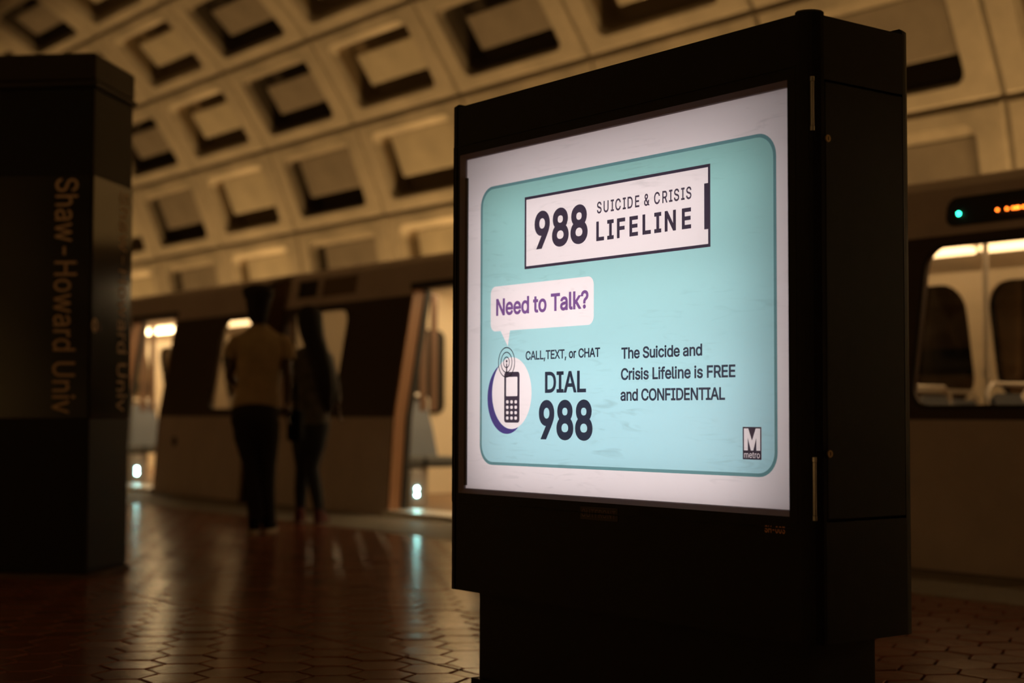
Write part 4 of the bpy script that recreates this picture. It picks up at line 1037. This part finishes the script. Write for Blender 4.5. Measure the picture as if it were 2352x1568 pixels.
E = EDGE
LEFT_DOOR = (-18.02, -16.74); RIGHT_DOOR = (-11.70, -10.42)
carA, PA = train_car(-31.0, -14.55, [(-25.6, -24.4), LEFT_DOOR], [(-15.51, -14.78), (-20.1, -18.9), (-22.8, -21.4)], [(-16.3, -14.9), (-18.6, -16.8), (-20.62, -19.0), (-22.8, -21.9), (-24.6, -23.2)],
    [(-18.70, 1, 8.04), (-19.4, 1, 8.25), (-16.2, 1, 9.85), (-17.9, 1, 9.9), (-15.35, 1, 8.25)], [(-16.5, 8.05), (-17.1, 9.0)],
    'brown-banded train car at the left, partly behind the dark pylon, open doorway showing')
carB, PB = train_car(-14.12, 4.5, [RIGHT_DOOR, (-1.6, -0.3)], [(-14.02, -12.78), (-9.7, -8.3), (-5.93, -4.45), (-3.8, -2.4)], [(-13.4, -12.2), (-11.9, -10.7), (-10.4, -9.3), (-9.0, -7.48), (-7.28, -5.8), (-5.5, -4.3), (-4.0, -2.8)],
    [(-12.33, 1, 8.04), (-13.3, 1, 8.25), (-12.0, 1, 9.9), (-6.35, 1, 8.28), (-5.45, 1, 8.28), (-7.3, 1, 9.9), (-6.3, 1, 9.9), (-9.2, 1, 8.28)], [(-10.3, 8.05), (-5.93, 8.35), (-7.02, 8.80, 1.78)],
    'brown-banded train car behind the people and the kiosk, with lit destination sign')
# destination sign
b = MB(); plate(b, rrect(-5.80, -4.60, 2.070, 2.250, 0.07, 6), -0.008, 0.02); sg = PB(tag(b.build('destination_sign', M['rubber']), 'black destination sign with green and orange lights'))
def led(x, z, m, r=0.012):
    b = MB(); b.tube([(x, wy(z) - 0.014, z), (x, wy(z) - 0.008, z)], r, 10); PB(b.build('sign_light', m), sg)
led(-5.705, 2.146, M['led_green'], 0.009)
for x in (-5.43, -5.364, -5.322, -5.300, -5.283, -5.25, -5.22, -5.19, -5.15, -5.11): led(x, 2.140, M['led_orange'], 0.0075)
# unlit side sign with its frame
b = MB(); v, f = curve_fill([[(-13.92, 2.075), (-13.39, 2.075), (-13.39, 2.32), (-13.92, 2.32)], [(-13.86, 2.11), (-13.46, 2.11), (-13.46, 2.285), (-13.86, 2.285)]])
b.add([(p[0], wy(p[1]) - 0.012, p[1]) for p in v], f); PB(b.build('side_sign_frame', M['train_cream']))
b = MB(); plate(b, [(-13.86, 2.11), (-13.46, 2.11), (-13.46, 2.285), (-13.86, 2.285)], -0.004, 0.01); PB(tag(b.build('side_sign', M['bronze']), 'unlit side sign'))
b = MB(); plate(b, [(-13.37, 2.10), (-12.72, 2.10), (-12.72, 2.285), (-13.37, 2.285)], -0.004, 0.01); PB(b.build('vent_panel', mat('vent_panel_brown', (0.16, 0.11, 0.07), 0.6)))
# round hatch on the lower panel of the left car
b = MB(); b.tube([(-16.27, wy(0.52) - 0.008, 0.60), (-16.27, wy(0.52) + 0.01, 0.60)], 0.055, 16); PA(tag(b.build('round_hatch', M['train_brown']), 'dark round hatch'))
# pairs of slim partition posts just inside the doorways, and the dark window in the end bulkhead
for (xd, P_) in ((LEFT_DOOR[0], PA), (RIGHT_DOOR[0], PB)):
    for yy_ in (7.98, 8.10):
        b = MB(); b.bbox(xd - 0.16, xd - 0.13, yy_ - 0.035, yy_ + 0.035, 0.95, 2.05, 0.006)
        P_(b.build('partition_post', M['int_brown']))
b = MB(); b.prism(rrect(8.62, 9.72, 0.93, 1.86, 0.10, 5), 'x', -14.02, -13.995)
PB(b.build('bulkhead_window', M['dark_void']))

# ------------------------------------------------------------------ people
def skinned(verts, edges, radii, lv=2):
    me = bpy.data.meshes.new('tmp'); me.from_pydata(verts, edges, []); me.update()
    ob = bpy.data.objects.new('tmp', me); COL.objects.link(ob)
    md = ob.modifiers.new('s', 'SKIN')
    sv = me.skin_vertices[0].data if me.skin_vertices else None
    if sv is None:
        me.attributes.new
    for i, r in enumerate(radii): sv[i].radius = (r, r) if not isinstance(r, tuple) else r
    sv[0].use_root = True
    md.use_smooth_shade = True
    s2 = ob.modifiers.new('d', 'SUBSURF'); s2.levels = lv; s2.render_levels = lv
    bpy.context.view_layer.update()
    dg = bpy.context.evaluated_depsgraph_get()
    m2 = bpy.data.meshes.new_from_object(ob.evaluated_get(dg))
    v = [tuple(p.co) for p in m2.vertices]; f = [tuple(p.vertices) for p in m2.polygons]
    bpy.data.objects.remove(ob); bpy.data.meshes.remove(me); bpy.data.meshes.remove(m2)
    return v, f

def hand(b, w, d, side, s=1.0):
    """palm and five fingers; w wrist, d unit direction of the hand, side +1/-1 for the thumb"""
    w = Vector(w); d = Vector(d).normalized(); a = Vector((0, 1, 0)); a = (a - d * a.dot(d)).normalized(); c = d.cross(a)
    v, f = skinned([w, w + d * 0.045 * s, w + d * 0.085 * s], [(0, 1), (1, 2)], [0.026 * s, (0.036 * s, 0.02 * s), (0.036 * s, 0.018 * s)], 1)
    b.add(v, f, 0, True)
    for i, L in enumerate((0.068, 0.078, 0.072, 0.055)):
        o = w + d * 0.075 * s + a * ((i - 1.5) * 0.019 * s * -1)
        p1 = o + d * L * 0.5 * s + c * 0.004 * side; p2 = o + d * L * 0.95 * s + c * 0.018 * side
        b.tube([o, p1, p2], [0.0095 * s, 0.009 * s, 0.007 * s], 8)
    o = w + d * 0.03 * s + a * 0.028 * s
    b.tube([o, o + d * 0.03 * s + a * 0.022 * s, o + d * 0.062 * s + a * 0.026 * s], [0.012 * s, 0.011 * s, 0.008 * s], 8)

def person_body(j, head, parent, s=1.0, face=(0, 1)):
    """j: joints; head: centre of the skull"""
    V = []; Eg = []; R = []
    def ad(p, r, link_to=None):
        V.append(tuple(p)); R.append(r)
        if link_to is not None: Eg.append((link_to, len(V) - 1))
        return len(V) - 1
    pel = ad(j['pelvis'], 0.115 * s)
    wa = ad(j['waist'], 0.095 * s, pel); ch = ad(j['chest'], 0.115 * s, wa); nb = ad(j['neck0'], 0.06 * s, ch)
    nk = ad(j['neck1'], 0.05 * s, nb)
    hc = Vector(head)
    h1 = ad(hc + Vector((0, 0.01, -0.06)), 0.062, nk); h2 = ad(hc + Vector((0, 0, 0.02)), 0.08, h1); ad(hc + Vector((0, -0.005, 0.085)), 0.055, h2)
    for q in 'LR':
        a = ad(j['sh' + q], 0.055 * s, ch); e0 = ad(Vector(j['sh' + q]).lerp(Vector(j['el' + q]), 0.5), 0.048 * s, a); e = ad(j['el' + q], 0.038 * s, e0); ad(j['wr' + q], 0.026 * s, e)
        hp = ad(j['hip' + q], 0.085 * s, pel); k = ad(j['kn' + q], 0.058 * s, hp); cf = ad(Vector(j['kn' + q]).lerp(Vector(j['an' + q]), 0.35), 0.056 * s, k); an = ad(j['an' + q], 0.036 * s, cf)
        ad(Vector(j['an' + q]) + Vector((0, 0.10, -0.045)), 0.032 * s, an)
    v, f = skinned(V, Eg, R, 2)
    b = MB(); b.add(v, f, 0, True)
    # ears, nose and brow on the head
    fx, fy = face; n = math.hypot(fx, fy); fx /= n; fy /= n
    for sg_ in (-1, 1):
        e = hc + Vector((fy * sg_ * 0.078, -fx * sg_ * 0.078, -0.005))
        b.tube([e + Vector((0, 0, 0.028)), e + Vector((fy * sg_ * 0.012, -fx * sg_ * 0.012, 0.0)), e + Vector((0, 0, -0.03))], [0.010, 0.016, 0.009], 8)
    nz = hc + Vector((fx * 0.088, fy * 0.088, 0))
    b.tube([nz + Vector((-fx * 0.015, -fy * 0.015, 0.03)), nz + Vector((fx * 0.014, fy * 0.014, -0.015)), nz + Vector((-fx * 0.01, -fy * 0.01, -0.025))], [0.009, 0.013, 0.007], 8)
    mo = hc + Vector((fx * 0.074, fy * 0.074, -0.062)); b.tube([mo + Vector((-fy * 0.022, fx * 0.022, 0)), mo + Vector((fx * 0.006, fy * 0.006, 0)), mo + Vector((fy * 0.022, -fx * 0.022, 0))], [0.005, 0.009, 0.005], 8)
    for q, sd in (('L', -1), ('R', 1)):
        hand(b, j['wr' + q], Vector(j['wr' + q]) - Vector(j['el' + q]), sd, s)
    body = b.build('body', M['skin'], parent)
    for sg_ in (-1, 1):
        e = hc + Vector((fx * 0.078 + fy * sg_ * 0.032, fy * 0.078 - fx * sg_ * 0.032, 0.012))
        eb = MB(); eb.loft([(e.x, e.y, e.z - 0.010, 0.003, 0.003), (e.x, e.y, e.z - 0.006, 0.010, 0.010), (e.x, e.y, e.z + 0.006, 0.010, 0.010), (e.x, e.y, e.z + 0.010, 0.003, 0.003)], 10)
        eb.build('eye', M['sole'], parent)
    return body

def shoe(parent, x, y, yaw_, upper, L=0.29, sole=None, lift=0.0, pitch=0.0):
    b = MB(); out = []
    c, s_ = math.cos(yaw_), math.sin(yaw_)
    def pt(u, v, z): return (x + u * c - v * s_, y + u * s_ + v * c, z + lift + max(0, (0.12 - v) * pitch))
    def ring(z, ex): 
        o = []
        for k in range(20):
            a = 2 * PI * k / 20
            w = 0.048 + ex if math.sin(a) > 0 else 0.038 + ex
            o.append(pt(w * math.cos(a), 0.06 + (L / 2 + ex) * math.sin(a), z))
        return o
    def lo(b, rings):
        n = 20; vs = [p for r in rings for p in r]
        b.add(vs, [(i * n + k, i * n + (k + 1) % n, (i + 1) * n + (k + 1) % n, (i + 1) * n + k) for i in range(len(rings) - 1) for k in range(n)], 0, True)
        b.add(rings[0], [tuple(range(n))[::-1]]); b.add(rings[-1], [tuple(range(n))])
    so = MB(); lo(so, [ring(0.0, 0.0), ring(0.006, 0.004), ring(0.032, 0.004), ring(0.036, 0.0)])
    up_ = MB()
    r3 = []
    for (z, sc_, sh) in ((0.034, 1.0, 0.0), (0.065, 0.92, -0.012), (0.09, 0.72, -0.045), (0.12, 0.40, -0.085)):
        r3.append([pt(0.046 * math.cos(2 * PI * k / 20) * (0.6 + 0.4 * sc_), 0.06 + sh + L / 2 * sc_ * math.sin(2 * PI * k / 20), z) for k in range(20)])
    lo(up_, r3)
    sh_ = up_.build('shoe', upper, parent); so.build('sole', sole or M['sole'], sh_)
    return sh_

RZ = math.atan2(0.7954, 0.6061)
# man: seen from behind, tan t-shirt, baggy black jeans
man = empty('person', (-10.49, 5.584, 0), RZ)
tag(man, 'man seen from behind in a tan t-shirt and baggy black jeans, white-soled sneakers', 'person')
mj = dict(pelvis=(-0.045, 0.0, 0.90), waist=(-0.03, 0.0, 1.08), chest=(-0.02, 0.01, 1.36), neck0=(-0.035, 0.01, 1.53), neck1=(-0.038, 0.015, 1.61),
          shL=(-0.19, 0.0, 1.475), elL=(-0.262, -0.01, 1.20), wrL=(-0.20, 0.19, 1.12), shR=(0.15, 0.01, 1.475), elR=(0.195, -0.03, 1.21), wrR=(0.185, 0.02, 0.98),
          hipL=(-0.13, 0, 0.87), knL=(-0.075, 0.03, 0.50), anL=(-0.045, 0.03, 0.09), hipR=(0.045, 0, 0.87), knR=(0.03, 0.05, 0.50), anR=(0.035, 0.10, 0.09))
person_body(mj, (-0.040, 0.02, 1.745), man, 1.0, (0.35, 0.9))
b = MB()
b.loft([(-0.055, 0, 0.965, 0.180, 0.125), (-0.05, 0, 1.0, 0.185, 0.13), (-0.035, 0, 1.10, 0.162, 0.122), (-0.03, 0, 1.22, 0.165, 0.125), (-0.025, 0, 1.34, 0.185, 0.13), (-0.022, 0, 1.43, 0.205, 0.12), (-0.022, 0.005, 1.49, 0.195, 0.10), (-0.028, 0.01, 1.53, 0.145, 0.085), (-0.034, 0.01, 1.57, 0.095, 0.07), (-0.036, 0.01, 1.60, 0.066, 0.062)], 28)
b.tube([(-0.15, 0, 1.49), (-0.205, 0, 1.465), (-0.238, 0, 1.41), (-0.250, 0, 1.345)], [0.05, 0.064, 0.062, 0.060], 14)
b.tube([(0.11, 0, 1.49), (0.155, 0, 1.465), (0.185, 0, 1.41), (0.195, -0.01, 1.335)], [0.05, 0.064, 0.062, 0.060], 14)
b.build('t_shirt', M['tee'], man)
b = MB()
b.loft([(-0.045, 0, 1.02, 0.15, 0.115), (-0.055, -0.015, 0.95, 0.178, 0.135), (-0.055, -0.02, 0.86, 0.186, 0.140), (-0.045, 0, 0.76, 0.17, 0.125), (-0.035, 0.01, 0.70, 0.14, 0.11)][::-1], 26)
b.loft([(-0.04, 0.035, 0.07, 0.072, 0.085), (-0.045, 0.03, 0.16, 0.068, 0.080), (-0.06, 0.025, 0.34, 0.068, 0.080), (-0.075, 0.02, 0.52, 0.078, 0.088), (-0.115, 0.0, 0.72, 0.100, 0.11), (-0.125, 0, 0.86, 0.11, 0.12)], 18)
b.loft([(0.035, 0.10, 0.07, 0.066, 0.085), (0.032, 0.09, 0.16, 0.062, 0.080), (0.028, 0.06, 0.34, 0.066, 0.080), (0.028, 0.05, 0.52, 0.074, 0.088), (0.035, 0.01, 0.72, 0.096, 0.11), (0.030, 0, 0.86, 0.105, 0.12)], 18)
b.build('jeans', M['jeans_black'], man)
b = MB()                                    # close fade below, wide flat top
b.loft([(-0.038, -0.03, 1.62, 0.064, 0.045), (-0.040, -0.02, 1.67, 0.076, 0.070), (-0.040, -0.01, 1.73, 0.090, 0.090), (-0.040, 0.0, 1.79, 0.098, 0.100), (-0.042, 0.0, 1.82, 0.116, 0.112), (-0.043, 0.005, 1.865, 0.124, 0.116), (-0.043, 0.01, 1.895, 0.104, 0.098), (-0.043, 0.01, 1.912, 0.06, 0.055)], 22)
for k in range(34):
    a = k * 2.4; rr_ = 0.03 + 0.085 * ((k * 7) % 10) / 10
    x, y = -0.043 + rr_ * math.cos(a), 0.01 + rr_ * math.sin(a)
    b.tube([(x, y, 1.86), (x + 0.012 * math.cos(a), y + 0.012 * math.sin(a), 1.905 - rr_ * 0.3), (x + 0.024 * math.cos(a), y + 0.02 * math.sin(a), 1.915 - rr_ * 0.42)], [0.016, 0.014, 0.006], 6)
b.build('hair', M['hair'], man)
shoe(man, -0.045, -0.06, 0.15, M['shoe_black']); shoe(man, 0.04, 0.06, -0.12, M['shoe_black'])

wom = empty('person', (-11.32, 6.49, 0), RZ)
tag(wom, 'woman with long black hair in a grey top, dark jeans and red shoes', 'person')
wj = dict(pelvis=(-0.01, 0, 0.92), waist=(-0.01, 0, 1.10), chest=(-0.015, 0.0, 1.33), neck0=(-0.02, 0.0, 1.49), neck1=(-0.022, 0.01, 1.55),
          shL=(-0.15, 0, 1.43), elL=(-0.19, 0.01, 1.17), wrL=(-0.16, 0.14, 0.98), shR=(0.12, 0, 1.43), elR=(0.185, 0.0, 1.18), wrR=(0.215, 0.06, 0.97),
          hipL=(-0.09, 0, 0.86), knL=(-0.075, 0.06, 0.47), anL=(-0.107, 0.16, 0.09), hipR=(0.075, 0, 0.86), knR=(0.0, 0.02, 0.47), anR=(0.088, -0.10, 0.09))
person_body(wj, (-0.025, 0.015, 1.70), wom, 0.86, (-0.6, 0.8))
b = MB()
b.loft([(-0.012, 0, 0.83, 0.172, 0.12), (-0.012, 0, 0.88, 0.170, 0.12), (-0.015, 0, 1.02, 0.145, 0.105), (-0.017, 0, 1.15, 0.128, 0.10), (-0.017, 0, 1.28, 0.140, 0.11), (-0.018, 0, 1.38, 0.150, 0.10), (-0.02, 0, 1.44, 0.130, 0.085), (-0.02, 0, 1.485, 0.075, 0.06)], 26)
b.tube([(-0.11, 0, 1.43), (-0.16, 0, 1.40), (-0.185, 0.01, 1.28), (-0.195, 0.01, 1.16), (-0.175, 0.09, 1.04)], [0.045, 0.055, 0.052, 0.048, 0.04], 12)
b.tube([(0.08, 0, 1.43), (0.13, 0, 1.40), (0.16, 0.0, 1.28), (0.188, 0.0, 1.17), (0.208, 0.045, 1.03)], [0.045, 0.055, 0.052, 0.048, 0.04], 12)
b.build('top', M['top_grey'], wom)
b = MB()
b.loft([(-0.02, 0.01, 0.60, 0.11, 0.085), (-0.015, 0, 0.70, 0.14, 0.10), (-0.01, 0, 0.80, 0.166, 0.118), (-0.01, 0, 0.90, 0.160, 0.115), (-0.01, 0, 0.95, 0.145, 0.105)], 24)
b.loft([(-0.107, 0.16, 0.10, 0.042, 0.048), (-0.10, 0.12, 0.26, 0.056, 0.06), (-0.08, 0.07, 0.46, 0.062, 0.065), (-0.085, 0.03, 0.64, 0.082, 0.085), (-0.09, 0, 0.84, 0.092, 0.105)], 16)
b.loft([(0.088, -0.10, 0.10, 0.042, 0.048), (0.055, -0.06, 0.26, 0.056, 0.06), (0.005, 0.01, 0.46, 0.062, 0.065), (0.04, 0.01, 0.64, 0.082, 0.085), (0.072, 0, 0.84, 0.090, 0.105)], 16)
b.build('jeans', M['jeans_blue'], wom)
b = MB()
b.loft([(0.155, -0.05, 0.93, 0.020, 0.015), (0.145, -0.07, 1.02, 0.050, 0.035), (0.128, -0.08, 1.16, 0.075, 0.045), (0.10, -0.085, 1.30, 0.092, 0.05), (0.055, -0.07, 1.45, 0.096, 0.055), (0.005, -0.03, 1.58, 0.104, 0.08), (-0.018, 0.0, 1.68, 0.110, 0.105), (-0.022, 0.0, 1.76, 0.108, 0.108), (-0.024, 0.0, 1.815, 0.084, 0.085), (-0.026, 0.0, 1.838, 0.04, 0.04)], 20)
b.build('hair', M['hair'], wom)
shoe(wom, -0.107, 0.12, 0.1, M['red'], 0.26, M['red']); shoe(wom, 0.088, -0.14, -0.25, M['red'], 0.26, M['red'])

# bag in the man's right hand
bag = empty('shoulder_bag', (-10.49 + 0.6061 * 0.215 - 0.7954 * 0.30, 5.584 + 0.7954 * 0.215 + 0.6061 * 0.30, 0.0), RZ)
tag(bag, 'small black bag hanging between the man and the woman', 'bag')
b = MB(); b.bbox(-0.055, 0.055, -0.12, 0.10, 0.70, 0.95, 0.02); b.build('pouch', M['shoe_black'], bag)
b = MB(); b.tube([(0.0, -0.10, 0.94), (0.0, -0.06, 1.10), (0.0, 0.0, 1.16), (0.0, 0.05, 1.10), (0.0, 0.08, 0.94)], 0.007, 8); b.build('strap', M['shoe_black'], bag)
